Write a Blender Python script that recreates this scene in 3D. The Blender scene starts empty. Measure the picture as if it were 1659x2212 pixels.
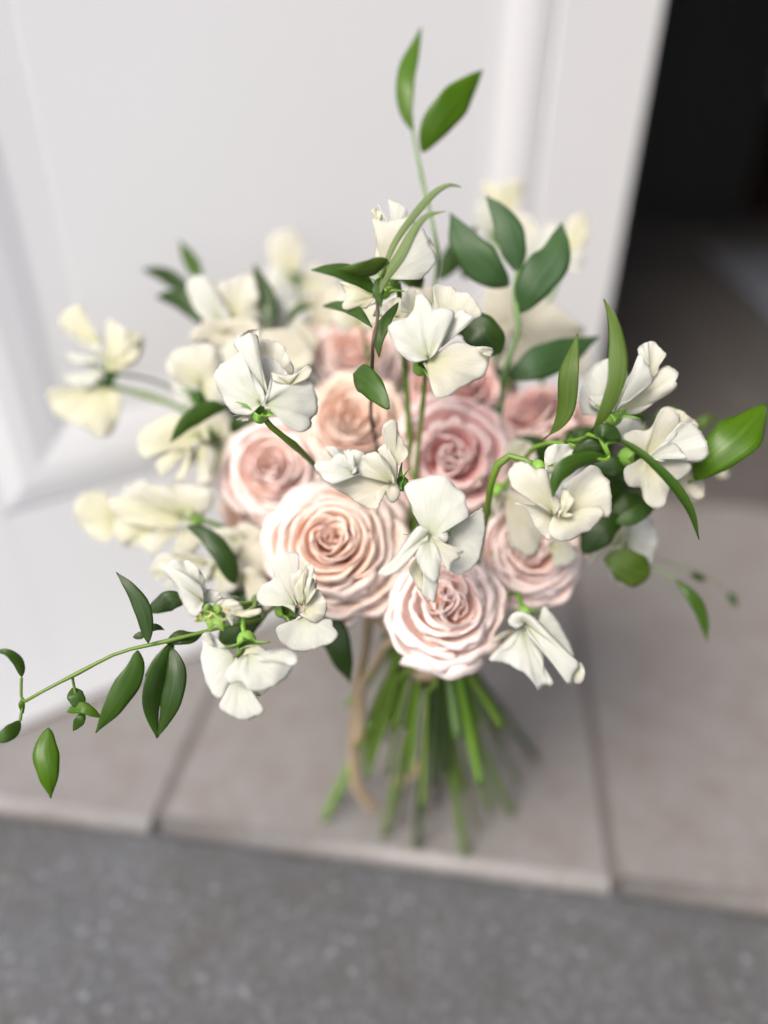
import bpy, math, random
from mathutils import Vector, Matrix
from mathutils import noise as mnoise
PI = math.pi
# ------------------------------------------------------------ camera, sky, sun, exposure
H = 0.58; TH = math.radians(32.6); RHO = 0.0157; FD = 1549.0
CAM = Vector((0, 0, H))
FW = Vector((0, math.cos(TH), -math.sin(TH)))
_u = Vector((0, math.sin(TH), math.cos(TH))); _r = Vector((1, 0, 0))
RT = math.cos(RHO)*_r + math.sin(RHO)*_u
UP = -math.sin(RHO)*_r + math.cos(RHO)*_u
sc = bpy.context.scene
col = bpy.data.collections.new('bouquet_scene'); sc.collection.children.link(col)
cd = bpy.data.cameras.new('camera'); co = bpy.data.objects.new('camera', cd); col.objects.link(co)
m3 = Matrix((RT, UP, -FW)).transposed()
co.matrix_world = Matrix.Translation(CAM) @ m3.to_4x4()
cd.sensor_fit = 'VERTICAL'; cd.sensor_height = 36.0; cd.sensor_width = 27.0
cd.lens = 36.0*FD/2212.0
cd.clip_start = 0.02; cd.clip_end = 200
cd.dof.use_dof = True; cd.dof.focus_distance = 0.352; cd.dof.aperture_fstop = 1.4
sc.camera = co
sc.view_settings.view_transform = 'Standard'; sc.view_settings.look = 'None'
sc.view_settings.gamma = 1; sc.view_settings.exposure = 1.50
SUN_EL = math.radians(52); SUN_AZ = math.radians(-38)     # azimuth from -Y (behind the camera) towards -X
w = bpy.data.worlds.new('World'); sc.world = w; w.use_nodes = True
nt = w.node_tree; bg = nt.nodes['Background']
sky = nt.nodes.new('ShaderNodeTexSky'); sky.sky_type = 'NISHITA'; sky.sun_disc = False
sky.sun_elevation = SUN_EL
SV = Vector((math.sin(SUN_AZ)*math.cos(SUN_EL), -math.cos(SUN_AZ)*math.cos(SUN_EL), math.sin(SUN_EL)))  # towards the sun
sky.sun_rotation = math.atan2(SV.x, SV.y)
sky.air_density = 1.0; sky.dust_density = 3.5; sky.ozone_density = 0.8
nt.links.new(sky.outputs[0], bg.inputs[0]); bg.inputs[1].default_value = 0.105
sd = bpy.data.lights.new('sun', 'SUN'); so = bpy.data.objects.new('sun', sd); col.objects.link(so)
sd.energy = 1.5; sd.angle = math.radians(28); sd.color = (1.0, 0.95, 0.86)
so.rotation_euler = SV.to_track_quat('Z', 'Y').to_euler(); so.location = (-2, -3, 5)

# ------------------------------------------------------------ helpers
def P(x, y, d):
    "point at depth d (metres along the camera axis) seen at photo position x, y"
    return CAM + d*(FW + RT*(x-830)/FD + UP*(1106-y)/FD)
def onplane(x, y, z=0.0):
    r = FW + RT*(x-830)/FD + UP*(1106-y)/FD
    return CAM + r*((z-H)/r.z)
FR = {'D': (0, 0, 1), 'c1': (604.9, 0, .4167), 'c2': (86.4, 483.9, .3646), 'c3': (432, 604.9, .3125),
      'c4': (777.7, 604.9, .3125), 'c5': (1054.2, 604.9, .3646), 'c6': (518.5, 993.7, .3125),
      'c7': (0, 993.7, .3646), 'c8': (907.3, 1036.9, .4167)}
def T(fr, p):
    a = FR[fr]; return (a[0]+a[2]*p[0], a[1]+a[2]*p[1]) + tuple(p[2:])
def tag(o, label=None, cat=None, group=None, kind=None):
    if label: o['label'] = label
    if cat: o['category'] = cat
    if group: o['group'] = group
    if kind: o['kind'] = kind
    return o
def empty(name, loc, parent=None):
    o = bpy.data.objects.new(name, None); col.objects.link(o); o.empty_display_size = .02
    if parent: o.parent = parent; o.location = Vector(loc)-Vector(org(parent))
    else: o.location = loc
    o['_org'] = list(loc); return o
def org(o): return Vector(o['_org'])
def mesh(name, V, Fs, mat, parent=None, uv=None, smooth=True, thick=0):
    "one mesh object; V are world coordinates, kept relative to the parent's origin"
    O = org(parent) if parent else Vector((0, 0, 0))
    me = bpy.data.meshes.new(name); me.from_pydata([Vector(v)-O for v in V], [], Fs)
    if uv:
        l = me.uv_layers.new(name='UVMap')
        for lp in me.loops: l.data[lp.index].uv = uv[lp.vertex_index]
    if smooth: me.polygons.foreach_set('use_smooth', [True]*len(me.polygons))
    me.materials.append(mat); me.update()
    o = bpy.data.objects.new(name, me); col.objects.link(o)
    if parent: o.parent = parent
    o['_org'] = list(O)
    if thick:
        s = o.modifiers.new('thickness', 'SOLIDIFY'); s.thickness = thick; s.offset = 0
    return o
def cr(pts, n, closed=False):
    "Catmull-Rom through pts, resampled to n points evenly by length"
    pts = [Vector(p) for p in pts]; N = len(pts); out = []
    for i in range(N-1):
        p0 = pts[i-1] if i > 0 else pts[0]*2-pts[1]
        p1, p2 = pts[i], pts[i+1]
        p3 = pts[i+2] if i+2 < N else pts[-1]*2-pts[-2]
        for k in range(12):
            t = k/12
            out.append(.5*((2*p1)+(p2-p0)*t+(2*p0-5*p1+4*p2-p3)*t*t+(3*p1-p0-3*p2+p3)*t**3))
    out.append(pts[-1])
    L = [0]
    for a, b in zip(out, out[1:]): L.append(L[-1]+(b-a).length)
    res = []; j = 0
    for i in range(n):
        s = L[-1]*i/(n-1)
        while j < len(L)-2 and L[j+1] < s: j += 1
        q = (s-L[j])/max(1e-9, L[j+1]-L[j]); res.append(out[j].lerp(out[j+1], min(1, q)))
    return res
def tube(name, pts, r0, r1, mat, parent, n=24, seg=8, nodes=()):
    P3 = cr(pts, n); V = []; Fs = []; uv = []
    ref = Vector((.3, -.8, .5))
    for i, p in enumerate(P3):
        t = (P3[min(i+1, n-1)]-P3[max(i-1, 0)]).normalized()
        a = t.cross(ref).normalized(); b = t.cross(a)
        f = i/(n-1); r = r0+(r1-r0)*f
        for q in nodes:
            r *= 1+.35*math.exp(-((f-q)/.018)**2)
        for k in range(seg):
            an = 2*PI*k/seg; V.append(p+(a*math.cos(an)+b*math.sin(an))*r); uv.append((k/seg, f*6))
    for i in range(n-1):
        for k in range(seg):
            Fs.append((i*seg+k, i*seg+(k+1) % seg, (i+1)*seg+(k+1) % seg, (i+1)*seg+k))
    Fs.append(tuple(range(seg))[::-1]); Fs.append(tuple((n-1)*seg+k for k in range(seg)))
    return mesh(name, V, Fs, mat, parent, uv)
# ------------------------------------------------------------ materials
def newmat(name):
    m = bpy.data.materials.new(name); m.use_nodes = True
    n = m.node_tree; b = n.nodes['Principled BSDF']; return m, n, b
def N(nt, t, **kw):
    x = nt.nodes.new(t)
    for k, v in kw.items(): setattr(x, k, v)
    return x
def ramp(nt, stops, src):
    r = N(nt, 'ShaderNodeValToRGB'); e = r.color_ramp.elements
    while len(e) > 1: e.remove(e[-1])
    e[0].position = stops[0][0]; e[0].color = (*stops[0][1], 1)
    for p, c in stops[1:]:
        q = e.new(p); q.color = (*c, 1)
    nt.links.new(src, r.inputs[0]); return r.outputs[0]
def mixc(nt, a, b, fac, typ='MIX'):
    m = N(nt, 'ShaderNodeMix', data_type='RGBA', blend_type=typ)
    for s, v in ((0, fac), (6, a), (7, b)):
        if hasattr(v, 'links'): nt.links.new(v, m.inputs[s])
        else: m.inputs[s].default_value = v if s == 0 else (*v, 1)
    return m.outputs[2]
def noise(nt, vec, scale, detail=3, rough=.5):
    n = N(nt, 'ShaderNodeTexNoise'); n.inputs['Scale'].default_value = scale
    n.inputs['Detail'].default_value = detail; n.inputs['Roughness'].default_value = rough
    if vec is not None: nt.links.new(vec, n.inputs['Vector'])
    return n.outputs['Fac']
def mapping(nt, vec, sc_, loc=(0, 0, 0)):
    m = N(nt, 'ShaderNodeMapping'); m.inputs['Scale'].default_value = sc_; m.inputs['Location'].default_value = loc
    nt.links.new(vec, m.inputs['Vector']); return m.outputs[0]
def bump(nt, h, strength, dist, b):
    u = N(nt, 'ShaderNodeBump'); u.inputs['Strength'].default_value = strength; u.inputs['Distance'].default_value = dist
    nt.links.new(h, u.inputs['Height']); nt.links.new(u.outputs[0], b.inputs['Normal']); return u.outputs[0]
def petal_mat(name, stops, transl=.3, vein=1.0, veinscale=(34, 2.2, 1), rough=.62, tcol=None, edge=None):
    m, n, b = newmat(name); uvn = N(n, 'ShaderNodeUVMap').outputs[0]
    sp = N(n, 'ShaderNodeSeparateXYZ'); n.links.new(uvn, sp.inputs[0])
    tc = N(n, 'ShaderNodeTexCoord').outputs['Object']
    nz = noise(n, tc, 55, 4); add = N(n, 'ShaderNodeMath', operation='MULTIPLY_ADD')
    n.links.new(nz, add.inputs[0]); add.inputs[1].default_value = .30; add.inputs[2].default_value = -.15
    ad2 = N(n, 'ShaderNodeMath', operation='ADD'); n.links.new(add.outputs[0], ad2.inputs[0]); n.links.new(sp.outputs[1], ad2.inputs[1])
    c = ramp(n, stops, ad2.outputs[0])
    vn = noise(n, mapping(n, uvn, veinscale), 1, 3, .6)
    vr = N(n, 'ShaderNodeMapRange'); n.links.new(vn, vr.inputs[0])
    vr.inputs[1].default_value = .35; vr.inputs[2].default_value = .65; vr.inputs[3].default_value = .93; vr.inputs[4].default_value = 1.03
    hs = N(n, 'ShaderNodeHueSaturation'); n.links.new(vr.outputs[0], hs.inputs['Value']); n.links.new(c, hs.inputs['Color'])
    c = hs.outputs[0]
    n.links.new(c, b.inputs['Base Color']); b.inputs['Roughness'].default_value = rough
    b.inputs['Specular IOR Level'].default_value = .16
    nrm = bump(n, vn, .28*vein, .0006, b)
    tr = N(n, 'ShaderNodeBsdfTranslucent')
    if tcol:
        n.links.new(mixc(n, c, tcol, 1.0, 'MULTIPLY'), tr.inputs[0])
    else: n.links.new(c, tr.inputs[0])
    n.links.new(nrm, tr.inputs['Normal'])
    mx = N(n, 'ShaderNodeMixShader'); mx.inputs[0].default_value = transl
    n.links.new(b.outputs[0], mx.inputs[1]); n.links.new(tr.outputs[0], mx.inputs[2])
    n.links.new(mx.outputs[0], n.nodes['Material Output'].inputs[0]); return m
PEA = {
 'white': petal_mat('pea_petal_white', [(0, (.34, .42, .18)), (.11, (.50, .53, .38)), (.36, (.565, .575, .51)), (1, (.62, .625, .59))], .44, 1.2, (40, 2.5, 1), .7, tcol=(1, .985, .90)),
 'cream': petal_mat('pea_petal_cream', [(0, (.40, .46, .20)), (.2, (.56, .555, .38)), (.6, (.59, .58, .49)), (1, (.64, .635, .575))], .46, 1.2, (40, 2.5, 1), .7, tcol=(1, .97, .84)),
 'yellow': petal_mat('pea_petal_yellow', [(0, (.44, .49, .25)), (.25, (.60, .59, .41)), (.8, (.63, .62, .50)), (1, (.64, .63, .54))], .46, 1.0, (40, 2.5, 1), .7, tcol=(1, .975, .84)),
 'ivory': petal_mat('pea_petal_ivory', [(0, (.47, .45, .28)), (.3, (.575, .55, .44)), (1, (.60, .58, .50))], .44, 1.0, (40, 2.5, 1), .7, tcol=(1, .955, .84)),
}
def rose_mats(nm, a, b_, c, d):
    return petal_mat(nm, [(0, a), (.62, b_), (.86, c), (.97, d)], .46, 1.1, (16, 2, 1), .6, tcol=(1, .90, .84))
ROSE = {
 'peach': rose_mats('rose_petal_peach', (.93, .50, .33), (.94, .71, .57), (.94, .81, .71), (.94, .86, .81)),
 'blush': rose_mats('rose_petal_blush', (.93, .55, .44), (.94, .74, .66), (.94, .82, .77), (.94, .87, .85)),
 'pink': rose_mats('rose_petal_pink', (.94, .46, .42), (.94, .65, .62), (.94, .77, .75), (.94, .83, .81)),
 'deep': rose_mats('rose_petal_deep_pink', (.93, .47, .42), (.94, .65, .60), (.94, .76, .72), (.93, .80, .77)),
 'apricot': rose_mats('rose_petal_apricot', (.93, .57, .40), (.94, .75, .62), (.94, .82, .72), (.94, .87, .81)),
}
ROSE_OUT = {
 'peach': rose_mats('rose_outer_petal_peach', (.93, .66, .50), (.94, .79, .69), (.94, .85, .79), (.95, .89, .85)),
 'blush': rose_mats('rose_outer_petal_blush', (.94, .70, .60), (.94, .80, .75), (.94, .86, .83), (.95, .89, .88)),
 'pink': rose_mats('rose_outer_petal_pink', (.93, .50, .47), (.94, .69, .67), (.94, .80, .78), (.94, .86, .84)),
 'deep': rose_mats('rose_outer_petal_deep_pink', (.93, .48, .44), (.93, .66, .62), (.94, .77, .74), (.94, .84, .81)),
 'apricot': rose_mats('rose_outer_petal_apricot', (.94, .66, .46), (.94, .79, .66), (.94, .85, .75), (.95, .89, .83)),
}
def leaf_mat(name, c0, c1, trans, transl=.25, rough=.38, rib=1.0):
    m, n, b = newmat(name); uvn = N(n, 'ShaderNodeUVMap').outputs[0]
    tc = N(n, 'ShaderNodeTexCoord').outputs['Object']
    f1 = noise(n, tc, 30, 3); c = mixc(n, c0, c1, f1)
    ln = noise(n, mapping(n, uvn, (22, 1.1, 1)), 1, 2)
    vr = N(n, 'ShaderNodeMapRange'); n.links.new(ln, vr.inputs[0])
    vr.inputs[1].default_value = .3; vr.inputs[2].default_value = .7; vr.inputs[3].default_value = .70; vr.inputs[4].default_value = 1.22
    hs = N(n, 'ShaderNodeHueSaturation'); n.links.new(vr.outputs[0], hs.inputs['Value']); n.links.new(c, hs.inputs['Color']); c = hs.outputs[0]
    sp = N(n, 'ShaderNodeSeparateXYZ'); n.links.new(uvn, sp.inputs[0])
    s1 = N(n, 'ShaderNodeMath', operation='SUBTRACT'); n.links.new(sp.outputs[0], s1.inputs[0]); s1.inputs[1].default_value = .5
    s2 = N(n, 'ShaderNodeMath', operation='ABSOLUTE'); n.links.new(s1.outputs[0], s2.inputs[0])
    s3 = N(n, 'ShaderNodeMapRange'); n.links.new(s2.outputs[0], s3.inputs[0])
    s3.inputs[1].default_value = 0; s3.inputs[2].default_value = .045; s3.inputs[3].default_value = .14*rib; s3.inputs[4].default_value = 0
    c = mixc(n, c, tuple(min(1, x*2.0+.02) for x in c1), s3.outputs[0])
    # small blemishes
    sp2 = noise(n, tc, 260, 2); s4 = N(n, 'ShaderNodeMapRange'); n.links.new(sp2, s4.inputs[0])
    s4.inputs[1].default_value = .74; s4.inputs[2].default_value = .78; s4.inputs[3].default_value = 0; s4.inputs[4].default_value = .6
    c = mixc(n, c, (.16, .15, .05), s4.outputs[0])
    n.links.new(c, b.inputs['Base Color']); b.inputs['Roughness'].default_value = rough; b.inputs['Specular IOR Level'].default_value = .32
    nrm = bump(n, ln, .35, .0005, b)
    tr = N(n, 'ShaderNodeBsdfTranslucent'); tr.inputs[0].default_value = (*trans, 1)
    mx = N(n, 'ShaderNodeMixShader'); mx.inputs[0].default_value = transl
    n.links.new(b.outputs[0], mx.inputs[1]); n.links.new(tr.outputs[0], mx.inputs[2])
    n.links.new(mx.outputs[0], n.nodes['Material Output'].inputs[0]); return m
LEAF = {
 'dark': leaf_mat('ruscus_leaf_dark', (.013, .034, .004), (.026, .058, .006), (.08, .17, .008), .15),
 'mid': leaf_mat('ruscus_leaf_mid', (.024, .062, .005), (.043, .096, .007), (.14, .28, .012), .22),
 'bright': leaf_mat('ruscus_leaf_bright', (.040, .100, .003), (.075, .155, .005), (.24, .44, .01), .32, .34),
 'blue': leaf_mat('ruscus_leaf_blue_green', (.018, .052, .014), (.032, .076, .019), (.07, .16, .025), .14, .5),
 'olive': leaf_mat('ruscus_leaf_olive', (.045, .085, .008), (.072, .120, .012), (.20, .31, .02), .22, .5),
 'sepal': leaf_mat('sepal_pale_green', (.17, .30, .05), (.26, .42, .09), (.35, .5, .1), .3, .5),
 'pale': leaf_mat('ruscus_leaf_underside', (.10, .145, .045), (.14, .19, .065), (.18, .27, .05), .2, .55),
}
def plain(name, c0, c1, scale=40, rough=.5, bstr=.2, transl=0, spec=.4):
    m, n, b = newmat(name); tc = N(n, 'ShaderNodeTexCoord').outputs['Object']
    f = noise(n, tc, scale, 4); n.links.new(mixc(n, c0, c1, f), b.inputs['Base Color'])
    b.inputs['Roughness'].default_value = rough; b.inputs['Specular IOR Level'].default_value = spec
    if bstr: bump(n, f, bstr, .001, b)
    if transl:
        tr = N(n, 'ShaderNodeBsdfTranslucent'); tr.inputs[0].default_value = (*c1, 1)
        mx = N(n, 'ShaderNodeMixShader'); mx.inputs[0].default_value = transl
        n.links.new(b.outputs[0], mx.inputs[1]); n.links.new(tr.outputs[0], mx.inputs[2])
        n.links.new(mx.outputs[0], n.nodes['Material Output'].inputs[0])
    return m
M_STEM = plain('stem_green', (.055, .110, .010), (.105, .175, .016), 30, .45)
M_STEMB = plain('stem_bright_green', (.085, .19, .014), (.14, .27, .025), 30, .42)
M_STEMD = plain('stem_dark_green', (.020, .042, .010), (.036, .070, .014), 30, .5)
M_STEMG = plain('stem_grey_green', (.085, .15, .05), (.12, .20, .07), 30, .5)
M_BROWN = plain('stem_brown', (.05, .035, .02), (.09, .06, .035), 60, .7)
M_CALYX = plain('calyx_green', (.14, .30, .04), (.26, .46, .08), 80, .5, .2, .25)
M_CALYXD = plain('calyx_mid_green', (.06, .16, .025), (.11, .25, .04), 80, .5, .2, .2)
M_RIB = plain('ribbon_tan_silk', (.47, .35, .215), (.54, .41, .27), 300, .5, .15, .2)
M_STAMEN = plain('stamen_pale', (.55, .6, .25), (.7, .68, .35), 80, .5, 0, .3)
M_ANTHER = plain('anther_tan', (.45, .26, .10), (.5, .32, .14), 80, .6, 0)
# ------------------------------------------------------------ builders of plants
rng = random.Random(7)
def petal(par, fr, pts, base, d, mat='white', bulge=4.0, lean=(0, 0), ruf=1.1, k=None, curl=.3, name='petal', nu=46, nv=13, seed=None):
    "fan-shaped petal spread from its claw (base) to its rim; depths in mm (+ is away)"
    rg = random.Random(seed if seed is not None else int(abs(pts[0][0]*7+pts[0][1]*13+d*1e4)))
    q = [T(fr, p) for p in pts]; q = [(p[0], p[1], p[2] if len(p) > 2 else 0) for p in q]
    bx, by = T(fr, base)[:2]
    o = cr(q, nu); V = []; uv = []; ph = rg.random()*6.28; ph2 = rg.random()*6.28; ph3 = rg.random()*6.28; bulge *= .72; ruf *= 1.55
    k = k or rg.choice((2, 3, 3))
    vs = [.03+.97*(j/(nv-1))**.85 for j in range(nv)]
    for i, p in enumerate(o):
        u = i/(nu-1)
        jag = 1+.012*math.sin(u*29+ph)+.008*math.sin(u*71+ph2)+.006*math.sin(u*133+ph3)
        for v in vs:
            rr = v*(jag if v > .5 else 1)
            x = bx+(p.x-bx)*rr; y = by+(p.y-by)*rr
            env = min(1, 3.5*u)*min(1, 3.5*(1-u))
            z = p.z*v + lean[0]*(x-bx)/100+lean[1]*(y-by)/100
            z -= bulge*math.sin(PI*min(1, v*.74))*(.55+.45*math.sin(PI*u))
            z += ruf*(v**2.6*math.sin((k-.4)*2*PI*u+ph)+.35*v**4.5*math.sin((2*k+1)*2*PI*u+ph2))*(.5+.5*env)
            z += .03*ruf*v*math.sin(9*2*PI*u+ph3)+.05*v*v*math.sin(17*2*PI*u+ph)
            z += v*(1.3*mnoise.noise(Vector((x/34, y/34, d*50+ph)))+.22*mnoise.noise(Vector((x/11, y/11, d*90))))
            z += curl*max(0, (v-.80)/.20)**2*(1+.6*math.sin(2*2*PI*u+ph2))
            V.append(P(x, y, d+z/1000)); uv.append((u*1.2+ph, v))
    Fs = [(i*nv+j, (i+1)*nv+j, (i+1)*nv+j+1, i*nv+j+1) for i in range(nu-1) for j in range(nv-1)]
    return mesh(name, V, Fs, PEA[mat] if isinstance(mat, str) else mat, par, uv, thick=.00018)
def calyx(par, pos, dirv, size=.006, mat=None, sepals=5, seed=1, open_=.5):
    "green cup with pointed sepals, opening along dirv"
    mat = mat or M_CALYX; rg = random.Random(seed); z = Vector(dirv).normalized()
    a = z.cross(Vector((.2, .5, .84))).normalized(); b = z.cross(a); V = []; Fs = []; uv = []
    prof = [(-.9, .22), (-.7, .5), (-.3, .72), (.15, .74), (.35, .72)]; n = 10
    for h, r in prof:
        for k in range(n):
            an = 2*PI*k/n; V.append(pos+z*h*size+(a*math.cos(an)+b*math.sin(an))*r*size); uv.append((0, 0))
    for i in range(len(prof)-1):
        for k in range(n): Fs.append((i*n+k, i*n+(k+1) % n, (i+1)*n+(k+1) % n, (i+1)*n+k))
    for s in range(sepals):
        an = 2*PI*s/sepals+rg.random()*.3; L = size*(1.1+.5*rg.random()); e = open_+.3*rg.random()
        rad = a*math.cos(an)+b*math.sin(an); tan = -a*math.sin(an)+b*math.cos(an); i0 = len(V)
        for j in range(6):
            t = j/5; wd = size*.42*(1-t)**.8+.00005
            c = pos+z*size*(.25+t*L/size*(1-e))+rad*size*(.7+t*t*e*1.6*L/size)
            for s_ in (-1, 0, 1): V.append(c+tan*wd*s_-rad*size*.10*(s_ == 0)); uv.append((0, 0))
        for j in range(5):
            for q in range(2): Fs.append((i0+j*3+q, i0+j*3+q+1, i0+j*3+q+4, i0+j*3+q+3))
    return mesh('calyx', V, Fs, mat, par, uv, thick=.0003)
def leaf(par, fr, mid, wpx, mat='dark', roll=0, fold=.22, peak=.42, petiole=0.0, twist=0, d=None, name='leaf', blunt=0, arch=0):
    "blade round a 3-D midline from base to tip; mid = (x, y, depth)"
    m = []
    for p in mid:
        q = T(fr, p); m.append(P(q[0], q[1], q[2] if len(q) > 2 else d))
    sc_ = FR[fr][2]; n = 26; pts = cr(m, n); dep = (pts[n//2]-CAM).dot(FW); W = wpx*sc_*dep/FD/2
    V = []; uv = []; ns = 9
    for i, p in enumerate(pts):
        t = i/(n-1); tg = (pts[min(i+1, n-1)]-pts[max(i-1, 0)]).normalized()
        vd = (CAM-p).normalized(); s = tg.cross(vd).normalized()
        an = math.radians(roll+twist*(t-.4)); nn = s.cross(tg).normalized()
        s2 = s*math.cos(an)+nn*math.sin(an); n2 = s2.cross(tg).normalized()
        if n2.dot(vd) < 0: n2 = -n2
        tt = max(0, (t-petiole)/(1-petiole)) if petiole else t
        if tt <= 0: wd = .06
        else:
            if tt < peak: wd = math.sin(PI/2*tt/peak)**(.62)
            else:
                q = (tt-peak)/(1-peak); wd = (1-q**(1.75+blunt*2))**(1.0 if blunt == 0 else .6)
            wd = max(wd, .05)
        wv = 1+.03*math.sin(t*17+wpx)
        for j in range(ns):
            e = 2*j/(ns-1)-1
            V.append(p+s2*(W*wd*wv*e)-n2*(W*wd*fold*.8*abs(e)**1.7)+n2*(W*.05*math.sin(t*13+e*3+wpx)*abs(e)))
            uv.append((j/(ns-1), t))
    Fs = [(i*ns+j, i*ns+j+1, (i+1)*ns+j+1, (i+1)*ns+j) for i in range(n-1) for j in range(ns-1)]
    return mesh(name, V, Fs, LEAF[mat], par, uv, thick=.0003)
BIND = P(925, 1395, .475)
ENDS = [(700, 1772), (830, 1805), (900, 1830), (1005, 1848), (1060, 1745), (1105, 1757), (1157, 1637), (938, 1728), (960, 1690), (1030, 1660), (800, 1640), (865, 1700)]
def stem_down(par, head, ctrl, r0, r1, mat, end=None, name='stem', seed=0):
    "stem from a flower head through the binding to its cut end"
    rg = random.Random(seed+11); an = rg.random()*6.28; rr = .006+.018*rg.random()**.6
    bp = BIND+Vector((math.cos(an)*rr, math.sin(an)*rr, 0))
    if end is not None: e = onplane(*ENDS[end], r1); bp = BIND+Vector(((e.x-BIND.x)*.10, (e.y-BIND.y)*.10, 0))+Vector((math.cos(an), math.sin(an), 0))*.004
    else: e = bp+Vector(((bp.x-BIND.x)*1.3+rg.uniform(-.006, .006), (bp.y-BIND.y)*.8, -.05-.07*rg.random()))
    pts = [head]+list(ctrl)+[bp+Vector((0, 0, .02)), bp.lerp(e, .15), bp.lerp(e, .55)+Vector((0, 0, .0)), e]
    return tube(name, pts, r0, r1, mat, par, 40, 8, (.72, .86) if end is not None else (.08, .2, .33, .47)), e
def rose(label, x, y, rpx, d, ax, pal, N_=52, seed=1, end=None, quarter=0.0, cup=1.0, flat=1.0):
    R = rpx*1.06*d/FD; C0 = P(x, y, d); rg = random.Random(seed)
    view = (CAM-C0).normalized(); sx = UP.cross(view).normalized(); sy = view.cross(sx)
    az_ = (view+sx*ax[0]+sy*ax[1]).normalized()
    a = az_.cross(Vector((.1, .2, .97))).normalized(); b = az_.cross(a)
    C0 = C0-az_*R*.30
    e = onplane(*ENDS[end], .003) if end is not None else BIND+Vector((rg.uniform(-.02, .03), rg.uniform(-.01, .02), -.09))
    root = empty('rose', e); tag(root, label, 'rose', 'garden roses in the bouquet')
    hb = C0-az_*R*.62
    stem_down(root, hb, [hb-az_*R*.9+Vector((0, 0, -.005)), (hb-az_*R*.9).lerp(BIND, .5)], .0024, .0030, (M_STEM, M_STEMB, M_STEM, M_STEMD)[seed % 4], end, seed=seed)
    calyx(root, hb+az_*R*.02, az_, R*.26, M_CALYXD, 5, seed, .8)
    nu, nv = 25, 12
    gr = [(quarter*math.cos(q), quarter*math.sin(q)) for q in (0.4, 2.6, 4.6)]
    N_ = int(N_*1.38)
    for k in range(N_):
        f = k/(N_-1); rho = .06+.93*f**.86
        ang = k*2.39996+rg.uniform(-.3, .3)
        al = (2.0*(1-f)**1.2+.72*(f**.5))*rg.uniform(.85, 1.15)
        hgt = .52-.64*f**1.8*flat-.08*(1-f)**5; hgt += rg.uniform(-.045, .045)
        rho *= rg.uniform(.94, 1.04)
        roll = -.015+.085*f+rg.choice((-.02, 0, .02, .08*f))
        cx = cy = 0
        if quarter and f < .62:
            g = gr[k % 3]; w_ = (1-f/.62); cx, cy = g[0]*w_**.5, g[1]*w_**.5; rho = .05+.50*(f/.62)**.85 if k % 3 else rho*.9
            ang += (k % 3)*.7
        else: cx, cy = rg.uniform(-.03, .03), rg.uniform(-.03, .03)
        ph, ph2, amp = rg.random()*6.28, rg.random()*6.28, rg.uniform(.012, .046)*(0.6+.8*f)
        crease = rg.uniform(-.8, .8); cdep = rg.choice((0, .02, .05, .10))*(.4+.6*f)
        notch = rg.choice((0, 0, .05)); point = rg.choice((0, .02, .05))*f
        spir = rg.choice((.04, .07, .11, -.05))*(1 if f < .7 else .8); r0 = rho*.30; zb = min(-.06, hgt-.46)
        V = []; uv = []
        for i in range(nu):
            s = 2*i/(nu-1)-1; th = ang+al*s
            hh = hgt*1-.22*abs(s)**2.2+.02*math.sin(s*5+ph)
            for j in range(nv):
                v = j/(nv-1)
                r = r0+(rho-r0)*math.sin(v*PI/2)**.62*(1+.05*math.sin(PI*v))
                z = zb+(hh-zb)*math.sin(v*PI/2)**1.1
                rl = max(0, (v-.78)/.22)
                r += roll*rl**2+spir*s*v
                z -= abs(roll)*(.55+.5*f)*rl**2
                r += (point*math.exp(-(s/.25)**2)-notch*math.exp(-((s-.1)/.12)**2))*rl
                r += amp*math.sin(s*4.2+ph)*v**1.5+.4*amp*math.sin(s*11+ph2)*v**3
                z += .5*amp*math.sin(s*7+ph2)*v**3
                r -= cdep*math.exp(-((s-crease)/.14)**2)*v**2
                p3 = a*(cx+r*math.cos(th))+b*(cy+r*math.sin(th))+az_*z
                p3 += az_*.025*mnoise.noise(p3*5+Vector((k, 0, 0)))*v
                V.append(C0+p3*R); uv.append((i/(nu-1)+k*.37, v))
        Fs = [(i*nv+j, (i+1)*nv+j, (i+1)*nv+j+1, i*nv+j+1) for i in range(nu-1) for j in range(nv-1)]
        mesh('petal', V, Fs, (ROSE if f < .45+rg.uniform(-.08, .08) else ROSE_OUT)[pal], root, uv, thick=.00035)
    return root
def pea(label, cal, d, petals, fr, seed, ctrl=(), end=None, cdir=None, csize=.0055, cmat=None, smat=None, sr=.0013, group='sweet peas in the bouquet', calyxes=(), extra=None):
    "one sweet pea stem with its blossoms; petals = (pts, base, depth, material, options)"
    cp = P(*T(fr, cal)[:2], d)
    rg = random.Random(seed)
    root = empty('sweet_pea', BIND+Vector((rg.uniform(-.02, .02), rg.uniform(-.02, .02), -.10))); tag(root, label, 'flower', group)
    ctrl3 = [P(*T(fr, c)[:2], c[2]) for c in ctrl]
    stem_down(root, cp, ctrl3, sr, sr*1.3, smat or M_STEM, end, seed=seed)
    cdv = P(*T(fr, cdir)[:2], d-.004)-cp if cdir else (CAM-cp)
    calyx(root, cp, cdv, csize, cmat, seed=seed)
    for c in calyxes:
        q = P(*T(fr, c[0])[:2], c[1]); calyx(root, q, P(*T(fr, c[2])[:2], c[1]-.003)-q, c[3] if len(c) > 3 else csize, cmat, seed=seed+3)
        tube('pedicel', [q, q.lerp(cp, .5)+Vector((0, 0, -.002)), cp], .0008, .0009, smat or M_STEM, root, 8, 6)
    bl = empty('blossom', cp, root)
    for p in petals:
        opt = p[4] if len(p) > 4 else {}
        petal(bl, opt.pop('fr', fr), p[0], p[1], p[2], p[3], **opt)
    return root
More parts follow.
